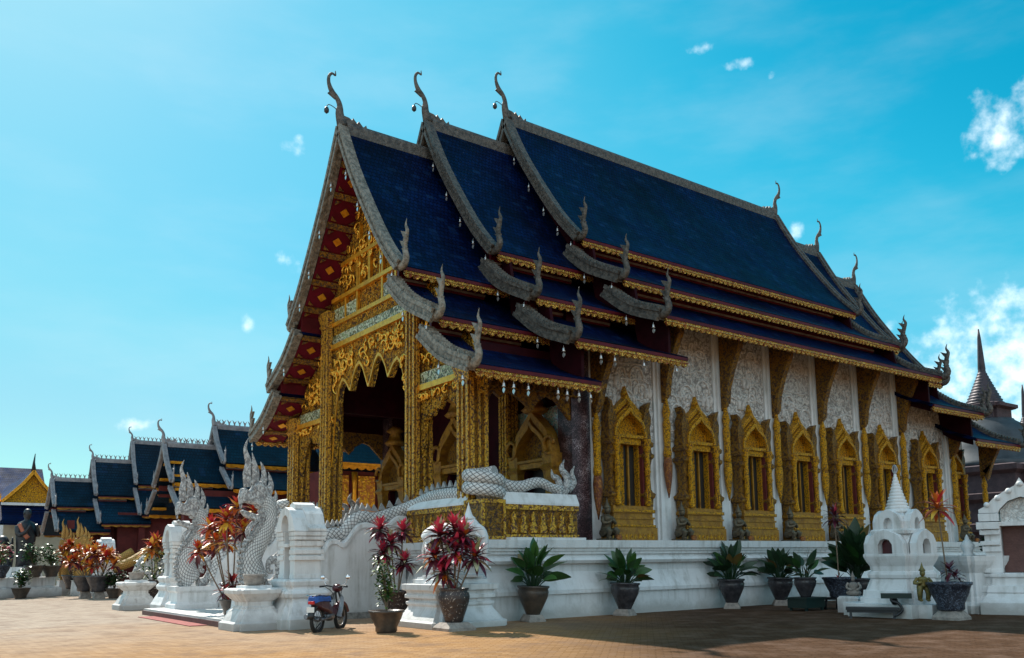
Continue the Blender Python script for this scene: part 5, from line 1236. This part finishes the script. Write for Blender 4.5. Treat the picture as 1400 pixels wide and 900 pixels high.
# ------------------------------------------------------------------ shrine (small white chedi) at the right
ch = thing('small_shrine', 'small white tiered shrine with arched niches and ringed spire', 'shrine', (8.6, -12.3, 0), R(0)); ch.scale = (.70, .70, 1)
b = MB()
b.redent([(0, 1.62), (.32, 1.62), (.322, 1.15), (.45, 1.15), (.452, 1.08), (.62, 1.05), (.625, .98), (.86, .86), (.9, .84), (.92, .90), (1.0, .92), (1.06, .88), (1.08, .82), (1.2, .84), (1.3, .92), (1.38, .97), (1.44, 1.0), (1.5, 1.0)], 0, 0, .72); b.build('base', W, ch, .01)
def niche_block(nm, z0, h, hw, nw, nh, parts=ch):
    mb = MB()
    hood = [(-hw*.68, z0), (-hw*.68, z0+h*.45), (-hw*.5, z0+h*.8), (-hw*.2, z0+h*.98), (0, z0+h*1.04), (hw*.2, z0+h*.98), (hw*.5, z0+h*.8), (hw*.68, z0+h*.45), (hw*.68, z0)]
    op = [(nw, z0), (nw, z0+nh*.6), (nw*.6, z0+nh*.92), (0, z0+nh), (-nw*.6, z0+nh*.92), (-nw, z0+nh*.6), (-nw, z0)]
    poly = hood+op
    for ax in (0, 1):
        mb.prism(poly, ax, -hw, -hw+.25); mb.prism(poly, ax, hw-.25, hw)
        mb.prism(hood, ax, -hw+.30, hw-.30)
    mb.redent([(z0+.001, hw*.70), (z0+h*.7, hw*.66), (z0+h*.9, hw*.5)], 0, 0, .9)
    return mb.build(nm, W, parts, .008)
niche_block('lower_niches', 1.5, .56, .98, .26, .36)
mb = MB(); mb.redent([(1.98, .72), (2.06, .74), (2.1, .7)], 0, 0, .8); mb.build('tier_slab', W, ch)
niche_block('upper_niches', 2.06, .5, .70, .17, .32)
for z0, hw, nw, nh, mt in ((1.5, .98, .24, .34, BRED), (2.06, .7, .16, .3, STONED)):
    q = MB()
    q.box(-hw+.26, -nw, z0+.004, -hw+.29, nw, z0+nh*.97); q.build('niche_back', mt, ch)
    q = MB(); q.box(-nw, -hw+.26, z0+.004, nw, -hw+.29, z0+nh*.97); q.build('niche_back', CONC, ch)
sp_ = MB(); pr_ = [(.48, 2.5), (.46, 2.56), (.4, 2.6)]
for k in range(11):
    f_ = 1-k/11; r_ = .37*f_**1.15+.03; z_ = 2.6+k*.08
    pr_ += [(r_*.9, z_), (r_, z_+.02), (r_, z_+.055), (r_*.9, z_+.07)]
pr_ += [(.03, 3.45), (.015, 3.6), (.002, 3.72)]
sp_.lathe(pr_, 20); sp_.build('spire', W, ch)
fn = MB()
for k in range(5): fn.tube(crv([(0, 0, 3.45), (.09*math.cos(k*1.256), .09*math.sin(k*1.256), 3.58), (.03*math.cos(k*1.256), .03*math.sin(k*1.256), 3.7)], 3), .015, 5)
fn.build('spire_finial', SILVER, ch)
def small_figure(nm, lab, loc, rz, mt, h=.62, seated=False, grp=None, cat='figurine'):
    t = thing(nm, lab, cat, loc, rz, grp); mb = MB(); s = h/.62
    if seated:
        mb.ball((0, 0, .08*s), (.17*s, .2*s, .09*s), 10, 6); mb.tube(crv([(0, 0, .1*s), (0, 0, .25*s), (.01*s, 0, .36*s)], 3), [.1*s, .1*s, .11*s, .12*s, .12*s, .1*s, .05*s], 10)
        for sy in (-1, 1): mb.tube(crv([(0, sy*.12*s, .34*s), (.05*s, sy*.17*s, .22*s), (.13*s, sy*.05*s, .15*s)], 3), .035*s, 6)
        hz = .44*s
    else:
        for sy in (-1, 1):
            mb.tube(crv([(0, sy*.05*s, .3*s), (.03*s, sy*.08*s, .16*s), (0, sy*.07*s, .02*s)], 3), [.07*s, .07*s, .06*s, .055*s, .05*s, .045*s, .04*s], 8)
            mb.ball((.04*s, sy*.07*s, .02*s), (.06*s, .035*s, .025*s), 8, 5)
            mb.tube(crv([(0, sy*.1*s, .44*s), (.02*s, sy*.17*s, .34*s), (.1*s, sy*.06*s, .36*s)], 3), .03*s, 6)
        mb.tube(crv([(0, 0, .27*s), (0, 0, .38*s), (0, 0, .47*s)], 3), [.1*s, .09*s, .085*s, .09*s, .1*s, .1*s, .05*s], 10)
        hz = .53*s
    mb.ball((.01*s, 0, hz), (.055*s, .05*s, .065*s), 10, 7); mb.lathe([(.06*s, 0), (.065*s, .02*s), (.035*s, .06*s), (.01*s, .14*s), (.002*s, .17*s)], 8, (0, 0, hz+.04*s))
    mb.ball((.06*s, 0, hz-.005*s), .012*s, 6, 4)
    mb.build('body', mt, t); return t
FG = mat('green_gold_figurine', (.10, .10, .035), .45, .3, col2=(.25, .17, .04), vscale=14)
small_figure('shrine_figurine', 'small gilded green guardian figurine on the shrine base beside the patterned pot', (7.8, -13.25, .40), R(230), FG, .75)
small_figure('shrine_figurine', 'small pale seated figurine left of the white shrine', (8.98, -10.72, .42), R(220), CONC, .62, True)
pb_ = thing('figurine_block', 'low white block carrying a seated figurine left of the shrine', 'block', (8.98, -10.72, 0)); q = MB(); q.rects([(0, .3, .3), (.36, .3, .3), (.42, .26, .26)]); q.build('block', WOLD, pb_)
# bench
bn = thing('bench', 'low black bench with a raised board at its right end before the shrine', 'bench', (7.2, -12.35, 0), R(-59))
q = MB(); q.box(-.62, -.2, .20, .55, .2, .26); q.box(-.6, -.16, .14, .5, .16, .20); q.build('seat', IRON, bn)
for x in (-.52, .42):
    for y in (-.15, .15):
        l = MB(); l.rects([(0, .03, .03), (.14, .022, .022)], x, y); l.build('leg', IRON, bn)
q = MB()
for y in (-.15, .15): q.tube(crv([(.42, y, .05), (.6, y, .2), (.52, y, .36), (.38, y, .42), (.42, y, .52)], 4), .035, 6)
q.ball((.45, 0, .4), (.08, .1, .09), 8, 6); q.build('armrest_support', IRON, bn)
q = MB(); q.box(.16, -.2, .47, .82, .2, .58); q.build('armrest', GREENBOX, bn)
# right white niche shrine
ns = thing('niche_shrine', 'tall white arched shrine with dark red panel at the right edge', 'shrine', (11.6, -13.95, 0), R(21)); ns.scale = (.96, .96, .98)
q = MB(); q.redent([(0, 1.35), (.30, 1.35), (.38, 1.25), (.52, 1.12), (.54, 1.15), (.7, 1.1), (.72, 1.0), (.9, .98), (.92, 1.04), (1.0, 1.04), (1.02, .95)], 0, 0, .8); q.build('base', W, ns, .012)
q = MB()
for sy in (-1, 1):
    y0, y1 = sorted((sy*.52, sy*.9)); q.box(-.8, y0, 1.02, .8, y1, 2.2)
    for z0, z1, o in ((1.02, 1.12, .06), (1.55, 1.68, .06), (1.72, 1.82, .1), (1.98, 2.1, .1), (2.12, 2.3, .16), (2.32, 2.52, .1)):
        y0, y1 = sorted((sy*.53, sy*(.9+o))); q.box(-.8-o, y0, z0, .8+o, y1, z1)
q.box(-.4, -.52, 1.02, .8, .52, 2.2); q.build('shaft', W, ns, .012)
q = MB(); q.box(-.85, -.56, 2.2, .8, .56, 2.3)
hood = [(-.98, 2.53), (-.98, 2.62), (-.8, 2.72), (-.62, 2.9), (-.35, 3.08), (-.12, 3.2), (0, 3.4), (.12, 3.2), (.35, 3.08), (.62, 2.9), (.8, 2.72), (.98, 2.62), (.98, 2.53), (.55, 2.53), (.5, 2.3), (.55, 2.301), (.5, 2.6), (.3, 2.82), (0, 2.92), (-.3, 2.82), (-.5, 2.6), (-.55, 2.301), (-.5, 2.3), (-.55, 2.53)]
hood = [(-.98, 2.53), (-.98, 2.62), (-.8, 2.72), (-.62, 2.9), (-.35, 3.08), (-.12, 3.2), (0, 3.4), (.12, 3.2), (.35, 3.08), (.62, 2.9), (.8, 2.72), (.98, 2.62), (.98, 2.53), (.54, 2.53), (.5, 2.62), (.3, 2.82), (0, 2.92), (-.3, 2.82), (-.5, 2.62), (-.54, 2.53)]
q.prism(hood, 0, -.9, .8)
for k in range(7):
    t = -1+k/3; q.ball((-.93, t*.78, 2.74+.5*(1-abs(t))), .07, 8, 6)
q.build('arch_roof', W, ns)
q = MB(); q.box(-.46, -.50, 1.03, -.405, .50, 2.19); q.build('door_panel', BRICKP, ns)
q = MB(); q.prism([(-.5, 2.305), (-.5, 2.6), (-.3, 2.8), (0, 2.9), (.3, 2.8), (.5, 2.6), (.5, 2.305)], 0, -.7, -.6); q.build('tympanum', WCARVE, ns)
# pedestal between
pm = thing('round_topped_pedestal', 'white moulded pedestal between the small shrine and the right arched shrine', 'pedestal', (10.9, -12.9, 0), R(-20))
q = MB(); q.redent([(0, .72), (.2, .72), (.3, .62), (.42, .58), (1.0, .56), (1.08, .62), (1.2, .70), (1.3, .74), (1.42, .76)], 0, 0, .85); q.build('base', W, pm, .01)
q = MB(); q.lathe([(.34, 0), (.36, .03), (.3, .08), (.02, .09)], 18, (0, 0, 0)); q.M = None
q2 = MB(); q2.M = Matrix.Translation((-.56, -.05, .7)) @ Matrix.Rotation(-math.pi/2, 4, 'Y') @ Matrix.Diagonal((.8, 1, 1, 1)); q2.lathe([(.36, 0), (.38, .03), (.3, .06), (.02, .07)], 20); q2.build('medallion', WCARVE, pm)
ur = thing('finial_urn', 'small white lotus bud urn on top of the pedestal right of the shrine', 'urn', (10.85, -12.85, 1.42)); q = MB(); q.lathe([(.14, 0), (.16, .04), (.1, .1), (.16, .2), (.17, .28), (.1, .38), (.06, .42), (.05, .48), (.01, .55)], 14); q.build('bud', W, ur)
p = plant('little dark shrub on the white pedestal by the right arched shrine', (11.3, -13.2, 1.42), group='potted plants near the white shrine'); rg = random.Random(51); z = add_pot(p, 'bowl', W, .4); shrub(p, z-.05, .32, .5, 150, rg, [LEAFD, LEAF], lw=.06, ll=.16)

# ------------------------------------------------------------------ kneeling guardian figures on the ledge
GL = ['first gold window', 'second gold window', 'third gold window', 'fourth gold window', 'fifth gold window', 'sixth gold window', 'seventh gold window', 'last gold window']
gproto = None
for x, lab in zip((4.5, 7.5, 10.1, 12.75, 15.35, 18.05, 20.7, 24.5), GL):
    l = 'bronze kneeling guardian figure on the white ledge just left of the '+lab
    if gproto is None:
        gproto = thing('guardian_figure', l, 'guardian figure', (x, -6.18, 1.965), R(-90), 'kneeling guardian figures between the windows')
        mb = MB()
        mb.rects([(0, .26, .2), (.06, .26, .2)])
        mb.tube(crv([(-.1, 0, .2), (-.06, 0, .4), (-.02, 0, .62), (-.01, 0, .74)], 4), [.14, .15, .15, .14, .13, .13, .14, .15, .16, .15, .12, .08, .06], 10)
        for sy in (-1, 1):
            mb.tube(crv([(-.1, sy*.1, .2), (.12, sy*.14, .26), (.22, sy*.14, .3)], 3), [.12, .11, .1, .1, .095, .09, .08], 8)
            mb.tube(crv([(.22, sy*.14, .3), (.2, sy*.14, .16), (.15, sy*.14, .08), (.28, sy*.14, .08)], 3), [.085, .08, .07, .06, .055, .05, .05, .045, .045, .03], 8)
            mb.tube(crv([(-.02, sy*.16, .66), (.06, sy*.22, .5), (.18, sy*.1, .5), (.2, sy*.02, .58)], 3), [.06, .055, .055, .05, .05, .045, .04, .04, .035, .03], 7)
        mb.ball((.01, 0, .84), (.095, .085, .11), 10, 8); mb.ball((.10, 0, .83), .02, 6, 4)
        mb.lathe([(.1, 0), (.11, .03), (.07, .09), (.05, .14), (.015, .24), (.003, .3)], 10, (-.01, 0, .89))
        mb.build('body', GUARD, gproto)
        q = MB(); q.lathe([(.06, 0), (.09, .05), (.1, .12), (.07, .16), (.02, .16)], 10, (.42, .02, 0)); q.build('offering_jar', COPPER, gproto)
    else: dup(gproto, (x, -6.18, 1.965), None, l)

# ------------------------------------------------------------------ wind bells
bl = MB(); bl.tube([(0, 0, 0), (0, 0, -.1)], .008, 4); bl.lathe([(.01, -.08), (.045, -.12), (.05, -.2), (.065, -.24)], 8)
bl.prism([(0, -.26), (-.07, -.32), (-.06, -.39), (0, -.46), (.06, -.39), (.07, -.32)], 0, -.008, .008)
bpr = None; LB = 'tiny silver wind bell with heart shaped leaf hanging from the temple roof edge'
spots = []
for x0, dz in ((-.7, 0), (2.44, 1.1), (5.8, 2.25)):
    for t in BT:
        c = crv(t, 8); ks = (7, 13, 19, 25, 31) if t is T1 else (8, 15)
        for k in ks:
            for sg in (1, -1):
                if sg > 0 and x0 > 0: continue
                d, z = offs(c, -.3)[k]; spots.append((x0-.12, sg*d, z+dz))
for x in (.2, .5, .95, 1.9, 2.2, 2.6, 3.0): spots.append((x, -7.28, 5.8))
for x in (3.4, 3.9, 5.0, 6.3): spots.append((x, -7.28, 6.9))
for p in spots:
    if bpr is None: bpr = tag(bl.build('wind_bell', BELLM), LB, 'wind bell', 'wind bells under the roof edges'); bpr.location = p; bpr.scale = (.72,)*3
    else: dup(bpr, p)
# bells hung from the ridge finials
for i, (x, z, lab) in enumerate(((-1.25, 15.75, 'front'), (1.9, 16.8, 'middle'), (5.25, 17.95, 'main'))):
    q = MB(); q.tube(crv([(.55, 0, -.25), (.28, 0, -.05), (.08, 0, .0), (0, 0, -.08)], 3), .014, 5); q.lathe([(.01, -.08), (.06, -.13), (.08, -.2), (.075, -.27), (.01, -.33)], 10)
    o = q.build('ridge_bell', BELLD); o.location = (x, 0, z); tag(o, 'dark round bell on a rod before the %s ridge finial' % lab, 'bell', 'bells before the ridge finials')

# ------------------------------------------------------------------ neighbouring halls at the left
BARG = mat('grey_bargeboard', (.30, .29, .30), .55, col2=(.17, .16, .17), vscale=4)
ET = [BRONZE, MAROON]
def prof2(zr, z1, d1, z2, d2):
    return [[(0, zr), (d1*.3, zr-(zr-z1)*.40), (d1*.65, zr-(zr-z1)*.72), (d1, z1)], [(d1-.3, z1-.25), (d1+(d2-d1)*.35, z1-.25-(z1-z2)*.4), (d2, z2)]]
fh = thing('distant_hall', 'long maroon temple hall with stepped teal tiled roofs and crested ridges', 'temple hall', (0, 30, 0))
for (x0, x1, zr, z1, z2) in ((-3.87, -1.2, 6.3, 4.75, 3.35), (-1.83, .9, 7.5, 5.4, 3.8), (.25, 13, 8.7, 6.1, 4.3)):
    roof_bay(fh, x0, x1, prof2(zr, z1, 1.32, z2, 2.5), TEAL, True, False, BARG, .55, MAROON, True, ET, .9, True, .5)
q = MB(); q.box(-.8, -2.0, 0, 13, 2.0, 4.4); q.box(-2.9, -1.3, 0, -.81, 1.3, 4.0); q.build('wall', MAROON, fh)
for x in (-3.2, -1.4, .4):
    for y in (-2.2, -1.4):
        q = MB(); q.rects([(0, .2, .2), (3.9, .16, .16)], x, y); q.build('column', MAROON, fh)
q = MB(); q.strip(list(np.linspace(-1.3, 1.3, 9)), lambda u: 3.6, lambda u: 3.65+max(0, (1.35-abs(u))/1.35)**1.1*2.3, 0, -3.2, -3.1); q.build('gable_panel', MAROON, fh)
for k in range(4):
    q = MB(); q.box(3.2+k*2, -2.06, 1.6, 3.9+k*2, -1.99, 3.1); q.build('window', CREAM, fh)
nh = thing('gallery_hall', 'smaller hall with gold edged teal roofs and grey bargeboards behind the nagas', 'temple hall', (0, 19, 0))
EG = [GOLDP, GOLDP]
for (x0, x1, zr, z1, z2) in ((-.8, 2.2, 7.2, 5.3, 4.05), (1.55, 13.5, 8.25, 6.3, 5.0)):
    roof_bay(nh, x0, x1, prof2(zr, z1, 1.6, z2, 2.75), TEAL, True, False, BARG, .62, MAROON, True, EG, 1.1, True, .5)
q = MB(); q.box(.6, -1.9, 0, 13.3, 1.9, 4.9); q.build('wall', MAROON, nh)
for x in (-.3, 1.9, 4.2):
    q = MB(); q.rects([(0, .2, .2), (4.4, .18, .18)], x, -2.3); q.build('column', MAROON, nh)
q = MB(); q.strip(list(np.linspace(-1.5, 1.5, 9)), lambda u: 4.5, lambda u: 4.6+max(0, (1.6-abs(u))/1.6)**1.1*2.2, 0, -.1, 0); q.build('gable_panel', GOLD, nh)
for s_ in (1, -1):
    for k in range(4):
        q = MB(); y0, y1 = sorted((s_*(.25+k*.55), s_*(.8+k*.55))); q.box(-.7, y0, 6.2-k*.68, -.1, y1, 6.32-k*.68); q.build('gable_soffit', GOLDP, nh)
gp = thing('gilded_pavilion', 'gilded pavilion with orange gold panels seen through the porch columns', 'pavilion', (6.6, 12.2, 0))
q = MB(); q.box(-2.6, -.9, 1.5, 2.6, .9, 3.3); q.build('lower_wall', MAROON, gp)
q = MB(); q.box(-2.7, -1.0, 0, 2.7, 1.0, 1.5); q.build('base', W, gp)
GOR = carved('orange_gold', (.95, .55, .05), (.45, .15, .02), scale=6, bdist=.04, rough=.4, metal=.7)
q = MB(); q.box(-2.6, -.95, 3.3, 2.6, .95, 5.5); q.build('upper_wall', MAROON, gp)
for x in (-1.95, -.65, .65, 1.95):
    q = MB(); q.box(x-.42, -1.02, 3.85, x+.42, -.955, 5.3); q.build('gold_panel', GOR, gp)
    q = MB(); q.box(x-.5, -1.08, 3.5, x+.5, -.955, 3.84); q.build('panel_sill', GOLDP, gp)
for x in (-2.6, -1.3, 0, 1.3, 2.6):
    q = MB(); q.lathe([(.14, 2.4), (.1, 2.6), (.12, 3.9), (.09, 4.6), (.14, 5.45)], 10, (x, -1.12, 0)); q.build('column', GOLDP, gp)
q = MB(); q.box(-2.6, -1.1, 2.2, 2.6, -.95, 2.7); q.build('balcony_rail', GOR, gp)
rf = tier_mesh([(0, 7.6), (.7, 6.6), (1.6, 5.75)], -3.0, 3.0, (1, -1)).build('roof', TEAL, gp)
for s_ in (1, -1): eave(rf, -3.0, 3.0, 1.6, 5.72, s_, .22, .4, 1, [GOLDP, GOLDP])
gh = thing('gabled_hall', 'hall with golden triangular gable and bright blue roof at the far left', 'temple hall', (-3.4, 41, 0), R(90))
# local x runs towards world +Y, gable at x=0 facing the viewer
rf = tier_mesh([(0, 7.75), (.7, 6.8), (1.7, 5.75)], -.2, 14, (1, -1)).build('roof', BLUET, gh)
for s_ in (1, -1): barge(rf, -.25, [(0, 7.75), (.7, 6.8), (1.75, 5.7)], s_, GOLDP, .3, .2, False, True, .5)
q = MB(); q.tube([(-.25, 0, 7.7), (-.25, .02, 8.3), (-.25, -.03, 8.9)], [.16, .07, .02], 6); q.build('ridge_finial', IRON, rf)
q = MB(); q.strip(list(np.linspace(-1.5, 1.5, 13)), lambda u: 5.65, lambda u: 5.7+max(0, (1.62-abs(u))/1.62)**1.1*1.85, 0, -.1, 0); q.build('gable_panel', GOLDW, gh)
q = MB(); q.box(-.3, -1.75, 5.45, 0, 1.75, 5.62); q.build('gable_beam', W, gh)
q = MB(); q.prism([(-.2, 5.4), (-.2, 5.3), (-1.6, 4.1), (-1.6, 4.2)], 1, -2.2, 2.2); q.build('porch_roof', NAVY, gh)
for s_ in (1, -1):
    q = MB(); q.prism([(s_*1.8, 5.6), (s_*1.8, 5.48), (s_*5.5, 4.1), (s_*5.5, 4.22)], 0, 0, 14); q.build('side_roof', BLUET, gh)
q = MB(); q.box(.1, -4.9, 0, 13.5, 4.9, 4.2); q.build('wall', CREAM, gh)
for y in (-1.9, 1.9):
    q = MB(); q.rects([(0, .2, .2), (4.2, .2, .2)], -1.4, y); q.build('column', W, gh)
lh = thing('blue_roofed_hall', 'wide hall with plain blue roof behind the golden gable at the left edge', 'hall', (-9.5, 58, 0))
rf = tier_mesh([(0, 9.6), (2.5, 7.6), (5.5, 5.4)], -9, 9, (1, -1)).build('roof', BLUET, lh); q = MB(); q.box(-8.5, -4.8, 0, 8.5, 4.8, 5.6); q.build('wall', CREAM, lh)
# distant stairs: gilded nagas, platform
for (x, y, lab) in ((-3.3, 24.6, 'gilded cream naga serpent beside the distant white niche pillar'), (-3.6, 26.9, 'gilded cream naga serpent left of its twin, behind the orange crotons')):
    ng = thing('naga_statue', lab, 'naga statue', (x, y, 0), 0, 'gilded nagas of the distant stairs'); q = MB(); q.rects([(0, .6, .45), (.7, .55, .4), (.75, .6, .45)], .35, 0); q.build('base', W, ng)
    hold = bpy.data.objects.new('serpent', None); hold.parent = ng; COL.objects.link(hold); hold.location = (0, 0, .7); hold.scale = (.62, .7, .86); naga_parts(hold, False)
    q = MB(); q.tube(crv([(.9, 0, .9), (1.6, 0, 1.3), (2.4, 0, 1.6), (3.4, 0, 2.2)], 4), .25, 10); q.build('body', YELL_G, ng)
ds = thing('distant_balustrade', 'white stair wall with grey scaled top near the distant niche pillar', 'balustrade', (-1.5, 20.6, 0)); q = MB()
tp = crv([(0, .8), (.3, 1.5), (.7, 1.75), (1.1, 1.4), (1.5, 1.6), (2.2, 2.2)], 4); q.strip([a for a, b in tp], lambda u: 0, lerp(tp), 1, -.2, .2); q.build('wall', W, ds)
q = MB(); q.tube([(a, 0, b+.15) for a, b in tp], .2, 10); q.build('serpent_body', WSCALE, ds)
pf = thing('platform', 'long low white platform wall with stepped base at the far left', 'platform', (-6.9, 24.3, 0), R(24))
q = MB(); q.box(-9, -1.2, 0, 2.6, 1.6, .42); q.box(-9, -1.1, .42, 2.5, 1.6, .5); q.box(-9, -1.0, .5, 2.35, 1.6, .95); q.build('wall', WOLD, pf, .02)
mk = thing('monk_statue', 'tall black standing monk statue in robe at the far left', 'statue', (-5.6, 25.4, .95), R(-60))
q = MB(); q.rects([(0, .6, .6), (.5, .5, .5)]); q.build('pedestal', WOLD, mk)
q = MB()
q.loft([[(cx+rx*math.cos(a), ry*math.sin(a), z) for a in np.linspace(0, 2*math.pi, 17)[:-1]] for z, rx, ry, cx in ((.5, .36, .42, 0), (.8, .34, .4, 0), (1.5, .36, .44, 0), (2.1, .38, .5, 0), (2.5, .34, .52, 0), (2.7, .25, .4, 0), (2.8, .13, .15, 0), (2.9, .12, .12, .02), (3.0, .17, .16, .03), (3.15, .2, .18, .03), (3.3, .17, .16, .02), (3.38, .08, .08, .02))], True, True)
for sy in (-1, 1): q.tube(crv([(0, sy*.45, 2.5), (.15, sy*.52, 2.1), (.4, sy*.35, 2.2), (.5, sy*.15, 2.6)], 4), [.15, .15, .15, .14, .13, .12, .11, .1, .1, .09, .08, .07, .06], 8)
q.ball((.21, 0, 3.12), .045, 6, 5); q.ball((.03, .19, 3.14), (.04, .03, .07), 6, 5); q.ball((.03, -.19, 3.14), (.04, .03, .07), 6, 5); q.build('body', MONK, mk)
q = MB(); q.tube(crv([(.1, -.5, 2.6), (.3, -.4, 2.2), (.42, -.2, 1.9)], 4), .12, 8, sx=.5); q.build('sash', ORROBE, mk)
el = thing('elephant_statue', 'black elephant statue standing left of the black monk', 'statue', (-6.45, 26.4, .95), R(-100))
q = MB(); q.ball((0, 0, 1.35), (.75, .5, .5), 12, 8); q.ball((.75, 0, 1.7), (.35, .32, .36), 10, 8)
q.tube(crv([(1.0, 0, 1.6), (1.2, 0, 1.2), (1.15, 0, .7), (1.3, 0, .5)], 4), [.17, .16, .15, .14, .13, .12, .11, .1, .09, .08, .07, .06, .05], 8)
for sx in (-.45, .45):
    for sy in (-.25, .25): q.tube([(sx, sy, 1.1), (sx, sy, .5), (sx, sy, 0)], [.22, .17, .18], 10)
for sy in (-1, 1): q.ball((.6, sy*.42, 1.65), (.22, .06, .34), 8, 6)
q.tube(crv([(-.7, 0, 1.5), (-.85, 0, 1.1), (-.8, 0, .8)], 3), .04, 6); q.build('body', MONK, el)

# ------------------------------------------------------------------ stupas at the right
def stupa(lab, loc, s, base=True):
    t = thing('stupa', lab, 'stupa', loc, 0, 'dark stupas behind the temple')
    q = MB(); q.redent([(0, 5.2), (1.2, 5.2), (1.3, 4.9), (2.6, 4.7), (2.8, 5.0), (3.2, 5.0), (3.3, 4.5), (4.4, 4.3), (4.6, 4.6), (4.9, 4.6), (5.0, 4.0), (6.0, 3.8), (6.2, 4.1), (6.5, 4.1), (6.6, 3.6)], 0, 0, .8); q.v = [(a*s, b*s, c*s) for a, b, c in q.v]; q.build('base', BRKD, t)
    q = MB(); q.lathe([(a*s, b*s) for a, b in ((3.4, 6.55), (3.4, 6.9), (3.1, 7.0), (2.85, 7.8), (2.5, 8.6), (2.0, 9.2), (1.55, 9.5), (1.5, 9.6))], 28); q.build('bell', SLATE, t)
    q = MB(); q.redent([(9.55*s, 1.1*s), (10.2*s, 1.1*s), (10.3*s, 1.4*s), (10.5*s, 1.4*s), (10.6*s, 1.0*s)], 0, 0, .85); q.build('harmika', BRKD, t)
    q = MB(); P = [(1.0, 10.55)]
    for k in range(12):
        r_ = .9*(1-k/12)**1.1+.16; z_ = 10.6+k*.27; P += [(r_, z_), (r_*1.04, z_+.1), (r_*.94, z_+.2)]
    P += [(.22, 13.9), (.16, 15.4), (.1, 16.8), (.04, 17.6)]
    q.lathe([(a*s, (10.55+(b-10.55)*.68)*s) for a, b in P], 18); q.build('spire', PURPS, t)
def at_pix(x, y, dist):
    d = pix(x, y); return CAM+d*(dist/math.hypot(d.x, d.y))
a = at_pix(1350, 600, 56); stupa('dark bell shaped stupa with tall purple ringed spire behind the temple', (a.x, a.y, 0), .94)
a = at_pix(1400, 600, 78); stupa('second thin dark stupa spire at the right edge of the picture', (a.x+.5, a.y, 0), .96)
